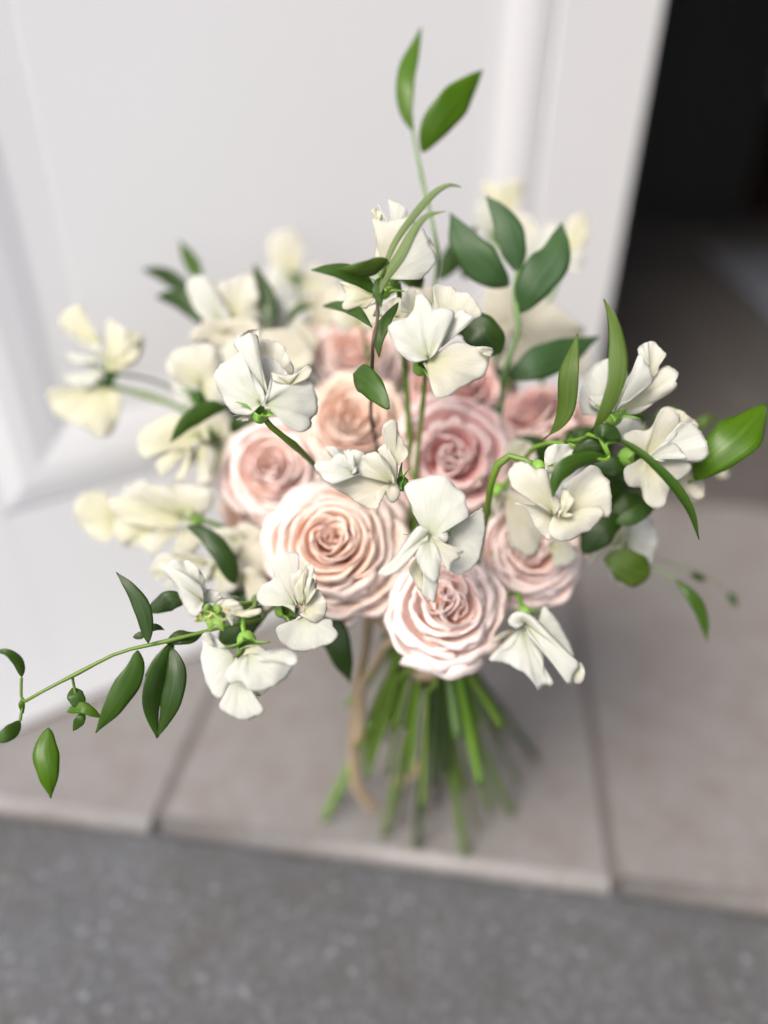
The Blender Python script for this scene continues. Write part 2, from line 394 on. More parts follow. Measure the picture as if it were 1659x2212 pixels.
# ------------------------------------------------------------ the setting
E0 = Vector((-.200, .381, 0)); SA = math.radians(-7.0)
EX = Vector((math.cos(SA), math.sin(SA), 0)); EY = Vector((-math.sin(SA), math.cos(SA), 0)); EZ = Vector((0, 0, 1))
def S(a, b, z=0): return E0+EX*a+EY*b+EZ*z
def box(name, o, ax, ay, p0, p1, mat, parent=None, bev=0, seg=2):
    V = []
    for z in (p0[2], p1[2]):
        for x, y in ((p0[0], p0[1]), (p1[0], p0[1]), (p1[0], p1[1]), (p0[0], p1[1])): V.append(o+ax*x+ay*y+EZ*z)
    Fs = [(0, 3, 2, 1), (4, 5, 6, 7), (0, 1, 5, 4), (1, 2, 6, 5), (2, 3, 7, 6), (3, 0, 4, 7)]
    b = mesh(name, V, Fs, mat, parent, smooth=False)
    if bev:
        m = b.modifiers.new('edge', 'BEVEL'); m.width = bev; m.segments = seg
    return b
def stone(name, base, c2, c3, fleck, fs, fst, bst=.3, rough=.6, specks=None):
    m, n, b = newmat(name); tc = N(n, 'ShaderNodeTexCoord').outputs['Object']
    c = mixc(n, base, c2, noise(n, mapping(n, tc, (1, 1, 1)), 9, 5, .6))
    f2 = N(n, 'ShaderNodeMapRange'); n.links.new(noise(n, mapping(n, tc, (1, 1, 1), (3, 1, 2)), 22, 5, .65), f2.inputs[0])
    f2.inputs[1].default_value = .45; f2.inputs[2].default_value = .72
    c = mixc(n, c, c3, f2.outputs[0])
    g = noise(n, tc, fs, 4, .7); fr = N(n, 'ShaderNodeMapRange'); n.links.new(g, fr.inputs[0])
    fr.inputs[1].default_value = .50; fr.inputs[2].default_value = .72; fr.inputs[3].default_value = 0; fr.inputs[4].default_value = fst
    c = mixc(n, c, fleck, fr.outputs[0])
    if specks:
        for scale, thr, colr, am in specks:
            v = N(n, 'ShaderNodeTexVoronoi'); v.inputs['Scale'].default_value = scale; n.links.new(tc, v.inputs['Vector'])
            r = N(n, 'ShaderNodeMapRange'); n.links.new(v.outputs['Distance'], r.inputs[0])
            r.inputs[1].default_value = thr; r.inputs[2].default_value = thr*1.6; r.inputs[3].default_value = am; r.inputs[4].default_value = 0
            sepc = N(n, 'ShaderNodeSeparateColor'); n.links.new(v.outputs['Color'], sepc.inputs[0])
            gt = N(n, 'ShaderNodeMath', operation='GREATER_THAN'); n.links.new(sepc.outputs[0], gt.inputs[0]); gt.inputs[1].default_value = .55
            mu = N(n, 'ShaderNodeMath', operation='MULTIPLY'); n.links.new(r.outputs[0], mu.inputs[0]); n.links.new(gt.outputs[0], mu.inputs[1])
            c = mixc(n, c, colr, mu.outputs[0])
    n.links.new(c, b.inputs['Base Color']); b.inputs['Roughness'].default_value = rough
    bump(n, g, bst, .002, b); return m
M_TILE = stone('stone_tile', (.130, .121, .116), (.178, .170, .167), (.136, .116, .104), (.235, .235, .245), 70, .35, .15, .5)
M_TILE_SHADED = stone('interior_tile_painted_shade', (.062, .056, .053), (.092, .086, .085), (.066, .057, .052), (.11, .11, .115), 40, .3, .1, .35)  # darker copy of the tile; the room's shade is put into its colour
M_GROUT = stone('grout', (.085, .075, .07), (.11, .10, .095), (.08, .07, .065), (.14, .13, .12), 200, .3, .3, .85)
M_CONC = stone('weathered_concrete', (.034, .035, .036), (.084, .086, .092), (.052, .049, .047), (.16, .165, .185), 150, .5, .6, .8,
               [(60, .13, (.26, .27, .30), .4), (130, .2, (.16, .165, .19), .4), (38, .10, (.06, .06, .06), .6)])
M_WHITE = plain('white_door_paint', (.83, .83, .83), (.87, .87, .87), 6, .42, .03)
M_WALL = plain('white_render', (.62, .62, .62), (.70, .70, .70), 30, .8, .2)
M_BRICKY = plain('brown_render', (.12, .10, .09), (.17, .145, .13), 30, .85, .3)
M_DARK = plain('interior_olive_wall', (.42, .38, .24), (.50, .46, .30), 3, .8, .05)
M_BLACK = plain('dark_cabinet_wood', (.012, .011, .011), (.02, .018, .016), 20, .6, .05)
M_SHEEN = plain('grey_blue_floor_sheen', (.10, .105, .13), (.14, .15, .18), 60, .95, .3)
M_REDW = plain('dark_red_wood', (.05, .018, .012), (.08, .03, .02), 14, .5, .1)
# concrete yard in front, one sheet to the horizon
tag(mesh('ground', [Vector(p) for p in ((-60, -60, -.022), (60, -60, -.022), (60, 60, -.022), (-60, 60, -.022))], [(0, 1, 2, 3)], M_CONC, smooth=False), kind='structure')
fl = box('porch_floor', E0, EX, EY, (-2.6, .012, -.020), (2.6, 6.0, -.003), M_GROUT); tag(fl, kind='structure')
tilerng = random.Random(3)
for i in range(-4, 5):
    for j, (y0, y1) in enumerate(((0, .645), (.650, 1.245), (1.250, 1.845), (1.850, 2.445))):
        if j and not (-2 <= i <= 4): continue
        x0 = .4*i+.0048; x1 = .4*(i+1)-.0048
        t = box('stone_tile', E0, EX, EY, (x0, y0+.012 if j == 0 else y0, -.002), (x1, y1, .0+tilerng.uniform(-.0004, .0004)), M_TILE if j == 0 else M_TILE_SHADED, fl, .0015)
        if j == 0:   # rounded nosing along the edge of the step
            V = []; Fs = []; n = 8
            for q, x in enumerate((x0, x1)):
                for k in range(n+1):
                    an = PI/2+PI*k/n; V.append(S(x, .0125+.0115*math.cos(an), -.0085+.0105*math.sin(an)))
            for k in range(n): Fs.append((k, k+1, n+2+k, n+1+k))
            Fs.append(tuple(range(n+1))); Fs.append(tuple(range(2*n+1, n, -1)))
            mesh('nosing', V, Fs, M_TILE, fl)
# house front and the dark room behind the opening
HX = .4236; FY = .66
hw = box('house_wall', E0, EX, EY, (-3.0, FY+.02, .001), (HX-.02, FY+.24, 3.2), M_WALL)
tag(hw, 'white rendered house wall behind the open door, left of the doorway', 'wall')
hl = box('house_wall', E0, EX, EY, (HX+.92, FY+.02, .001), (4.0, FY+.24, 3.2), M_WALL)
tag(hl, 'white rendered house wall to the right of the dark doorway', 'wall')
shade_wall = box('house_wall', E0, EX, EY, (HX+.96, -1.3, .001), (HX+1.15, FY+.018, 3.0), M_BRICKY)  # unseen wall, added to block sky light from the right
tag(shade_wall, 'brown wall added out of view on the right to shade the step', 'wall')
ll = box('lintel_wall', E0, EX, EY, (HX-.018, FY+.022, 2.08), (HX+.918, FY+.238, 3.2), M_WALL)
tag(ll, 'white rendered wall above the dark doorway', 'wall')
for nm, a, b_, mt in (('interior_wall', (-1.2, FY+2.9, .001), (3.6, FY+3.0, 2.6), M_DARK), ('interior_wall', (-1.3, FY+.25, .001), (-1.2, FY+3.0, 2.6), M_DARK),
                      ('interior_wall', (3.6, FY+.25, .001), (3.7, FY+3.0, 2.6), M_DARK), ('ceiling', (-1.3, FY+.25, 2.61), (3.7, FY+3.0, 2.7), M_DARK)):
    tag(box(nm, E0, EX, EY, a, b_, mt), kind='structure')
cb = empty('cabinet', S(.95, FY+2.6, 0)); tag(cb, 'tall black cabinet deep inside the dark room, beyond the door edge', 'cabinet')
box('carcass', E0, EX, EY, (.50, FY+2.35, .002), (1.32, FY+2.88, 1.9), M_BLACK, cb, .004)
box('door', E0, EX, EY, (.515, FY+2.328, .08), (.905, FY+2.348, 1.88), M_BLACK, cb, .003)
box('door', E0, EX, EY, (.915, FY+2.328, .08), (1.305, FY+2.348, 1.88), M_BLACK, cb, .003)
be = empty('bench', S(1.9, FY+2.6, 0)); tag(be, 'low dark reddish wooden bench against the back wall of the room', 'bench')
box('seat', E0, EX, EY, (1.45, FY+2.45, .40), (2.6, FY+2.86, .44), M_REDW, be, .004)
for a in (1.47, 2.52): box('leg', E0, EX, EY, (a, FY+2.47, .002), (a+.06, FY+2.84, .398), M_REDW, be, .003)
rg_ = box('floor_sheen', E0, EX, EY, (1.02, FY+.75, .003), (2.3, FY+1.75, .012), M_SHEEN, None, .003); tag(rg_, 'blue grey slab standing in for a reflected sheen on the dark floor', 'floor_sheen')  # thin slab coloured as the bluish reflection on the room floor
# the open white door leaf
LA = math.radians(36); LX = Vector((math.cos(LA), math.sin(LA), 0)); LN = Vector((math.sin(LA), -math.cos(LA), 0)); L0 = Vector((-.36411, .48792, 0))
dr = empty('door', L0+LX*.82); tag(dr, 'open white panelled door leaf standing behind the bouquet', 'door')
box('door_leaf', L0, LX, LN, (-.05, -.040, .004), (.82, -.010, 2.02), M_WHITE, dr, .002)
XA, XB, ZA, ZB = .048, .652, .243, 1.90     # outer edge of the moulding
def ring(name, x0, x1, z0, z1, prof, mat, parent):
    "mitred frame; prof = (inset, height off the leaf)"
    V = []; Fs = []; n = len(prof)
    for ins, h in prof:
        for x, z in ((x0+ins, z0+ins), (x1-ins, z0+ins), (x1-ins, z1-ins), (x0+ins, z1-ins)): V.append(L0+LX*x+LN*h+EZ*z)
    for i in range(n-1):
        for k in range(4): Fs.append((i*4+k, i*4+(k+1) % 4, (i+1)*4+(k+1) % 4, (i+1)*4+k))
    o = mesh(name, V, Fs, mat, parent, smooth=False); return o
# stiles and rails: raised frame
box('stile', L0, LX, LN, (-.05, -.009, .004), (XA, 0, 2.02), M_WHITE, dr)
box('stile', L0, LX, LN, (XB+.007, -.009, .004), (.82, 0, 2.02), M_WHITE, dr)
box('rail', L0, LX, LN, (XA+.0002, -.009, .004), (XB+.0068, -.0001, ZA-.003), M_WHITE, dr)
box('rail', L0, LX, LN, (XA+.0002, -.009, ZB+.003), (XB+.002, -.0005, 2.02), M_WHITE, dr)
ring('moulding', XA, XB, ZA, ZB, [(.0002, -.009), (.0002, -.0003), (.008, .0006), (.020, .0020), (.034, .0020), (.052, .0002), (.062, -.0014), (.0675, -.0022)], M_WHITE, dr)
ring('panel_bevel', XA+.067, XB-.067, ZA+.067, ZB-.067, [(0, -.0023), (.012, -.0026), (.028, -.0030), (.032, -.0030)], M_WHITE, dr)
box('panel', L0, LX, LN, (XA+.096, -.0098, ZA+.096), (XB-.096, -.0028, ZB-.096), M_WHITE, dr)
for z in (.25, 1.0, 1.75):
    V = []
    hp = L0+LX*.826
    tube('hinge', [hp+EZ*z-LN*.012, hp+EZ*(z+.09)-LN*.012], .006, .006, M_WHITE, dr, 6, 10)
# ------------------------------------------------------------ roses
rose('largest peach rose, open face left of centre with a round swirled heart', 716, 1168, 157, .405, (-.12, .22), 'peach', 42, 1, 0)
rose('pale blush quartered rose at the bottom centre of the bouquet, above the bare stems', 966, 1298, 127, .392, (.14, .26), 'blush', 40, 2, 3, .20)
rose('bright pink rose in the middle, above the centre sweet pea', 980, 985, 140, .43, (.06, .18), 'pink', 38, 3, 2, .12)
rose('blush rose at the left side of the bouquet, under the sweet pea with folded petals', 588, 1005, 124, .452, (-.12, .26), 'blush', 32, 4, 1)
rose('apricot rose between the largest rose and the upper roses', 765, 908, 124, .46, (.02, .34), 'apricot', 32, 5, 4)
rose('pale pink rose farthest up on the left, below the thin dark stem', 758, 758, 112, .50, (-.08, .55), 'blush', 29, 6, 5)
rose('dusky pink rose leaning back behind the bright pink one', 985, 828, 132, .485, (.06, .95), 'deep', 31, 7, 6)
rose('blush rose on the right side, below the sweet pea under the curled leaf', 1150, 1185, 116, .425, (.16, .12), 'blush', 32, 8, 8, .1)
rose('narrow half open pink rose on the upper right, showing its side', 1138, 880, 86, .465, (-.55, .9), 'deep', 26, 9)
rose('pale rose tucked behind the upright green leaves on the right', 1228, 898, 94, .49, (.45, .9), 'blush', 26, 10)
rose('shaded apricot rose low on the left edge beneath the blush rose', 530, 1098, 84, .48, (-.7, .05), 'peach', 26, 11)
rose('partly hidden blush rose behind the two upright stems', 846, 768, 84, .515, (.1, .5), 'apricot', 26, 12)
# ------------------------------------------------------------ sweet peas, nearest first
pea('white sweet pea with rolled upright fold, on a long stem over the left rose', (420, 925), .345, [
 ([(350, 935), (240, 925), (180, 865), (140, 775), (105, 700), (100, 640, 1), (145, 590, 3), (210, 545, 2), (265, 500), (292, 480), (335, 600), (398, 690), (445, 775), (455, 830)], (425, 860), .342, 'white', {'bulge': 5, 'ruf': .9, 'lean': (-6, 0)}),
 ([(436, 780, 1), (385, 665), (325, 560), (285, 490, 1), (240, 458, 2), (240, 415, 1), (290, 385), (345, 372, -3), (398, 385, -1), (415, 460), (430, 580), (460, 690), (470, 750)], (455, 800), .344, 'white', {'bulge': 7, 'ruf': .5, 'lean': (0, -3), 'curl': .9}),
 ([(245, 415), (292, 370), (345, 342), (402, 345), (412, 400), (395, 440), (330, 430)], (345, 470), .352, 'cream', {'bulge': -2, 'ruf': .6, 'curl': -1}),
 ([(465, 740), (430, 640), (420, 540), (460, 532), (515, 548), (570, 600), (610, 660), (560, 720)], (480, 780), .350, 'white', {'bulge': -2, 'lean': (4, -3)}),
 ([(380, 600), (405, 420), (500, 415), (580, 455), (620, 540), (650, 640), (560, 690), (470, 700)], (470, 760), .362, 'cream', {'bulge': 3}),
 ([(470, 805), (500, 740), (492, 690), (500, 655, 2), (560, 690, -1), (640, 692, -2), (735, 682, -1), (790, 740), (817, 830), (805, 925, 1), (770, 960, 2), (777, 1012, 1), (740, 1045), (670, 1047), (600, 1010), (550, 950), (510, 908), (450, 893)], (448, 862), .340, 'white', {'bulge': 6, 'ruf': .8, 'lean': (5, 2)}),
 ([(500, 690), (496, 640, 2), (560, 652, -1), (640, 655, 0), (700, 620, 1), (745, 582, 2), (776, 612, 2), (765, 665), (735, 690)], (620, 730), .337, 'cream', {'bulge': 3, 'ruf': .5, 'curl': 2, 'nv': 9}),
 ([(230, 938), (290, 930), (355, 935), (360, 958), (300, 976), (250, 966)], (340, 925), .348, 'cream', {'bulge': 1, 'nv': 7}),
], 'c3', 21, [(520, 1040, .352), (640, 1130, .362), (790, 1275, .385), (1000, 1500, .43)], cdir=(440, 850), smat=M_STEM, sr=.0015)
pea('frilled cream sweet pea with one petal standing up, between largest and pink rose', (1390, 1405), .352, [
 ([(1335, 1215), (1290, 1145), (1265, 1080), (1262, 1020), (1290, 985), (1342, 968), (1364, 992), (1372, 1050), (1412, 1120), (1442, 1190), (1425, 1235), (1375, 1270)], (1345, 1300), .350, 'cream', {'bulge': 3, 'lean': (2, 2)}),
 ([(1060, 1340), (1100, 1260), (1140, 1210), (1200, 1188), (1262, 1215), (1312, 1272), (1338, 1335), (1348, 1405)], (1330, 1408), .342, 'cream', {'bulge': 6, 'ruf': 1.4}),
 ([(1345, 1370), (1380, 1440), (1384, 1480), (1342, 1542), (1308, 1528), (1272, 1465), (1222, 1450), (1208, 1482), (1238, 1560), (1190, 1590), (1090, 1540), (1000, 1482), (900, 1420), (960, 1370), (1080, 1320), (1220, 1340)], (1320, 1395), .346, 'ivory', {'bulge': 4, 'ruf': 1.3, 'lean': (0, -2)}),
 ([(1110, 1350), (1000, 1385), (940, 1410), (870, 1390), (830, 1340), (790, 1300), (800, 1262), (842, 1240), (900, 1250), (930, 1215), (975, 1200), (1015, 1225), (1025, 1265), (1070, 1300)], (1100, 1330), .339, 'white', {'bulge': 5, 'ruf': 1.3}),
 ([(1010, 1260), (950, 1230), (900, 1215), (880, 1185), (886, 1150), (960, 1162), (1000, 1182), (1040, 1166), (1100, 1180), (1146, 1210), (1105, 1260), (1085, 1325)], (1060, 1335), .347, 'white', {'bulge': 3, 'ruf': 1.5}),
 ([(1008, 1270), (1000, 1220, 1), (1025, 1175), (1050, 1180), (1075, 1240), (1088, 1310), (1060, 1340), (1030, 1330)], (1050, 1335), .337, 'white', {'bulge': 4, 'nv': 9}),
 ([(1230, 1175), (1270, 1130), (1300, 1150), (1345, 1230), (1368, 1300), (1356, 1400), (1320, 1290), (1285, 1220)], (1345, 1420), .349, 'cream', {'bulge': 3}),
], 'c3', 22, [(1480, 1480, .37), (1500, 1600, .41)], cdir=(1300, 1330), cmat=M_CALYXD, csize=.005)
pea('white centre sweet pea with a broad upper petal and long pointed lower petals', (1310, 560), .352, [
 ([(985, 1128), (1012, 1122), (1043, 1096), (1048, 1130), (1047, 1165), (1036, 1205), (1015, 1233), (990, 1243), (972, 1229), (976, 1200), (986, 1180), (968, 1165)], (968, 1146), .347, 'white', {'fr': 'D', 'bulge': 3, 'lean': (3, 1)}),
 ([(1290, 560), (1252, 500), (1250, 440), (1200, 370), (1170, 262), (1135, 205), (1162, 160), (1250, 120), (1342, 104), (1402, 108), (1462, 150), (1512, 200), (1566, 238), (1560, 300), (1592, 392), (1520, 412), (1470, 440), (1436, 482), (1440, 560), (1340, 575)], (1310, 560), .337, 'white', {'bulge': 5, 'ruf': .9, 'lean': (1, -4)}),
 ([(1300, 480), (1240, 455), (1190, 505), (1130, 590), (1060, 680), (965, 768), (962, 792), (1020, 798), (1092, 770), (1180, 682), (1230, 602), (1300, 560)], (1305, 510), .334, 'white', {'bulge': 5, 'ruf': .5, 'lean': (0, -2)}),
 ([(1290, 570), (1250, 592), (1220, 650), (1232, 722), (1282, 800), (1345, 850), (1368, 830), (1392, 705), (1372, 620), (1335, 560)], (1312, 545), .332, 'white', {'bulge': 5, 'ruf': .5}),
 ([(1260, 750), (1265, 850), (1258, 920), (1310, 960), (1342, 987), (1362, 905), (1372, 840), (1345, 740)], (1300, 690), .337, 'white', {'bulge': 3, 'ruf': .4}),
 ([(1330, 535), (1372, 532), (1440, 590), (1546, 628), (1542, 647), (1502, 652), (1522, 670), (1462, 720), (1446, 782), (1402, 682), (1345, 600)], (1308, 532), .333, 'cream', {'bulge': 4, 'ruf': .7}),
 ([(1195, 700), (1170, 760), (1200, 830), (1240, 900), (1270, 900), (1262, 800), (1240, 710)], (1230, 660), .345, 'yellow', {'bulge': 3, 'ruf': .4}),
], 'c6', 23, [(1270, 640, .37), (1290, 800, .40)], cdir=(1320, 480), csize=.005)
pea('large creamy white sweet pea above the pink roses, with a square lower petal', (430, 595), .352, [
 ([(372, 574), (330, 550), (265, 500), (225, 430), (198, 350), (206, 310), (262, 280), (330, 250), (372, 200), (385, 130), (410, 92), (442, 95), (482, 150), (510, 190), (602, 195), (655, 230), (625, 330), (590, 400), (540, 490), (480, 540)], (478, 548), .340, 'white', {'bulge': 6, 'ruf': .8, 'lean': (0, -4)}),
 ([(515, 230), (510, 110), (512, 32), (560, 28), (602, 45), (652, 50), (670, 75), (742, 90), (800, 140), (835, 200), (838, 250), (800, 266), (760, 245), (700, 250)], (600, 330), .352, 'cream', {'bulge': 2, 'ruf': 1.2}),
 ([(620, 300), (655, 228), (700, 198), (760, 240), (805, 266), (742, 290), (682, 322), (622, 372), (570, 460)], (560, 470), .346, 'white', {'bulge': 3}),
 ([(520, 520), (600, 462), (680, 432), (762, 447), (800, 460), (882, 460), (918, 490), (902, 540), (885, 622), (860, 665), (782, 702), (702, 750), (622, 802), (552, 813), (510, 790), (490, 700), (472, 640), (436, 575)], (450, 560), .342, 'cream', {'bulge': 5, 'ruf': .9, 'lean': (3, -2)}),
 ([(800, 462), (862, 462), (918, 488), (905, 530), (870, 500)], (840, 510), .339, 'cream', {'bulge': 1, 'nv': 6, 'nu': 18}),
 ([(285, 220), (290, 130), (322, 70), (370, 58), (402, 100), (452, 110), (500, 182), (420, 240)], (380, 240), .358, 'cream', {'bulge': 2}),
 ([(150, 200), (190, 150), (260, 120), (330, 170), (330, 250), (250, 280), (180, 260)], (270, 260), .372, 'cream', {'bulge': 2}),
], 'c4', 24, [(420, 640, .37), (440, 800, .41)], cdir=(470, 540), csize=.0058)
pea('wide cream sweet pea on the right, half covered by a curled green leaf', (1165, 1010), .356, [
 ([(340, 1120), (335, 1040), (347, 1000), (392, 975), (450, 970), (492, 985), (512, 1032), (452, 1075), (392, 1112)], (370, 1150), .352, 'white', {'fr': 'c5', 'bulge': 3}),
 ([(430, 1300), (440, 1230), (472, 1190), (560, 1130), (620, 1095), (666, 1120), (692, 1160), (716, 1190), (727, 1262), (739, 1320), (730, 1382), (716, 1410), (680, 1396), (640, 1450), (560, 1500), (450, 1440)], (435, 1385), .346, 'cream', {'fr': 'c5', 'bulge': 4, 'ruf': 1.3, 'lean': (-2, -2)}),
 ([(390, 1385), (360, 1460), (372, 1510), (402, 1542), (452, 1550), (512, 1532), (562, 1502), (602, 1490), (642, 1450), (672, 1420), (692, 1372), (640, 1345), (520, 1370)], (440, 1370), .342, 'cream', {'fr': 'c5', 'bulge': 6, 'ruf': .9}),
 ([(330, 1340), (165, 1325), (172, 1318), (222, 1350), (262, 1430), (312, 1502), (362, 1542), (375, 1500), (385, 1450), (410, 1400)], (395, 1400), .344, 'cream', {'fr': 'c5', 'bulge': 3, 'ruf': .8}),
 ([(350, 1345), (300, 1310), (210, 1270), (150, 1230), (128, 1190), (118, 1140), (150, 1100), (200, 1075), (252, 1090), (292, 1120), (342, 1120), (367, 1180), (382, 1240), (422, 1300), (436, 1332), (402, 1382)], (385, 1395), .338, 'cream', {'fr': 'c5', 'bulge': 7, 'ruf': .9, 'curl': .9}),
 ([(415, 1410), (420, 1370), (448, 1350), (470, 1322), (452, 1282), (438, 1232), (482, 1250), (512, 1300), (504, 1340), (472, 1372), (512, 1390), (480, 1408)], (430, 1400), .336, 'yellow', {'fr': 'c5', 'bulge': 5, 'ruf': .8, 'nv': 9}),
], 'D', 25, [(1108, 985, .362), (1078, 1000, .366), (1060, 1050, .372), (1050, 1110, .39), (1010, 1250, .43)], cdir=(1185, 1060), csize=.0045, smat=M_STEM, sr=.0017)
pea('white sweet pea on the upper right against the dark doorway, its petals rolled', (745, 800), .372, [
 ([(560, 800), (540, 720), (562, 620), (602, 560), (652, 510), (716, 458), (745, 500), (830, 550), (780, 660), (720, 750), (680, 772), (640, 775)], (735, 800), .376, 'white', {'bulge': 4}),
 ([(800, 735), (880, 660), (970, 600), (1002, 550), (1042, 514), (1090, 520), (1133, 555), (1126, 580), (1110, 600), (1119, 632), (1062, 682), (980, 732), (902, 787), (850, 796)], (765, 795), .374, 'cream', {'bulge': 4, 'ruf': 1.2}),
 ([(940, 520), (900, 460), (893, 402), (950, 368), (987, 370), (1052, 435), (1047, 460), (1022, 490), (1005, 545), (975, 575)], (940, 620), .368, 'cream', {'bulge': -2, 'ruf': .9}),
 ([(735, 775), (762, 690), (812, 600), (852, 540), (890, 450), (902, 425, 1), (925, 470, -2), (960, 520, -2), (979, 590), (962, 622), (872, 672), (812, 712), (772, 755)], (750, 790), .364, 'white', {'bulge': 7, 'ruf': .5, 'curl': .9}),
 ([(895, 440), (895, 405, 1), (930, 372), (955, 372), (945, 420), (960, 480)], (960, 520), .362, 'white', {'bulge': 2, 'nv': 7, 'nu': 20}),
 ([(605, 740), (600, 690), (660, 680), (700, 700), (710, 770), (650, 775)], (720, 800), .370, 'white', {'bulge': 3, 'nv': 9}),
], 'c5', 26, [(722, 900, .385), (600, 1000, .42)], cdir=(770, 740), cmat=M_CALYX, csize=.0068, smat=M_STEMB)
pea('frilled white sweet pea at the right, in front of the bright green leaf', (855, 1050), .378, [
 ([(860, 1010), (800, 925), (862, 892), (940, 890), (982, 850), (1010, 790), (1042, 755), (1082, 748), (1130, 800), (1137, 870), (1112, 930), (1062, 980), (1010, 1040)], (930, 1050), .372, 'cream', {'bulge': 4, 'ruf': 1.0}),
 ([(1060, 750), (1140, 770), (1182, 800), (1232, 838), (1245, 880), (1150, 900), (1100, 860)], (1100, 950), .378, 'ivory', {'bulge': 2}),
 ([(1010, 1040), (1110, 940), (1132, 850), (1182, 842), (1222, 852), (1246, 885), (1292, 940), (1306, 1002), (1297, 1050), (1242, 1082), (1182, 1062), (1102, 1040)], (970, 1040), .368, 'white', {'bulge': 5, 'ruf': 1.4}),
 ([(960, 1060), (1000, 1000), (1060, 955), (1110, 970), (1180, 1050), (1150, 1062), (1080, 1052), (1040, 1080)], (950, 1060), .364, 'white', {'bulge': 4}),
 ([(900, 1060), (870, 1080), (812, 1112), (808, 1170), (842, 1228), (902, 1232), (920, 1292), (962, 1342), (1012, 1359), (1052, 1332), (1082, 1232), (1112, 1200), (1182, 1160), (1202, 1100), (1162, 1067), (1052, 1052)], (945, 1055), .372, 'cream', {'bulge': 5, 'ruf': 1.2}),
 ([(1160, 1120), (1212, 1100), (1240, 1150), (1285, 1200), (1280, 1290), (1230, 1300), (1185, 1280), (1130, 1200)], (1120, 1140), .392, 'ivory', {'bulge': 3}),
], 'c5', 27, [(800, 1080, .39), (640, 1150, .42)], cdir=(930, 1055), cmat=M_CALYX, csize=.008)
pea('small white sweet pea at lower left showing its green star calyx and curled stamens', (1262, 905), .338, [
 ([(1200, 860), (1180, 920), (1135, 922), (1090, 862), (1060, 790), (1042, 742), (1002, 692), (963, 648), (1000, 636, -1), (1060, 650, -2), (1130, 690, -2), (1195, 740, -1), (1205, 800)], (1205, 835), .333, 'white', {'bulge': 5, 'ruf': .5, 'curl': .7}),
 ([(965, 643), (1000, 620), (1018, 600), (1072, 592), (1132, 605), (1182, 650), (1217, 710), (1228, 752), (1205, 800), (1190, 760)], (1195, 830), .338, 'white', {'bulge': 1, 'ruf': .9}),
 ([(1205, 770), (1262, 765), (1312, 800), (1322, 840), (1262, 842), (1205, 858)], (1205, 850), .339, 'white', {'bulge': 2, 'nv': 9}),
 ([(1282, 850), (1322, 825), (1372, 820), (1422, 850), (1442, 880), (1420, 915), (1370, 918), (1310, 890)], (1290, 880), .335, 'cream', {'bulge': 4, 'nv': 10}),
 ([(1370, 925), (1420, 895), (1500, 885), (1545, 878), (1552, 900), (1500, 930), (1440, 930)], (1380, 915), .333, 'yellow', {'bulge': 2, 'nv': 8, 'ruf': .5}),
 ([(1340, 905), (1390, 930), (1375, 985), (1350, 940)], (1330, 900), .337, 'white', {'bulge': 1, 'nv': 6, 'nu': 16}),
], 'c7', 28, [(1300, 860, .350), (1480, 850, .37), (1650, 800, .41)], cdir=(1258, 960), csize=.0034, smat=M_STEMB)
_r28 = [o for o in bpy.data.objects if o.name.startswith('sweet_pea') and not o.parent][-1]
for pts in ([(1262, 905), (1225, 930), (1195, 905), (1180, 908)], [(1262, 905), (1300, 940), (1345, 930), (1330, 885)], [(1262, 905), (1235, 945), (1300, 955), (1365, 930), (1350, 890)], [(1262, 905), (1210, 945), (1175, 965), (1160, 945)], [(1262, 905), (1240, 900), (1200, 895), (1185, 920)]):
    pp = [P(*T('c7', p), .331+.001*i % .003) for i, p in enumerate(pts)]
    tube('stamen', pp, .00022, .00016, M_STAMEN, _r28, 16, 5); tube('anther', [pp[-1], pp[-1]+Vector((.0008, 0, .0006))], .0005, .0004, M_ANTHER, _r28, 4, 6)
for ang, L in ((100, 115), (60, 125), (155, 120), (210, 80), (330, 60)):
    a = math.radians(ang); tip = (1262+L*math.cos(a), 905+L*math.sin(a))
    leaf(_r28, 'c7', [(1262, 895, .336), (1262+.55*L*math.cos(a), 900+.55*L*math.sin(a), .332), (*tip, .333)], 62, 'sepal', name='sepal', fold=.3)
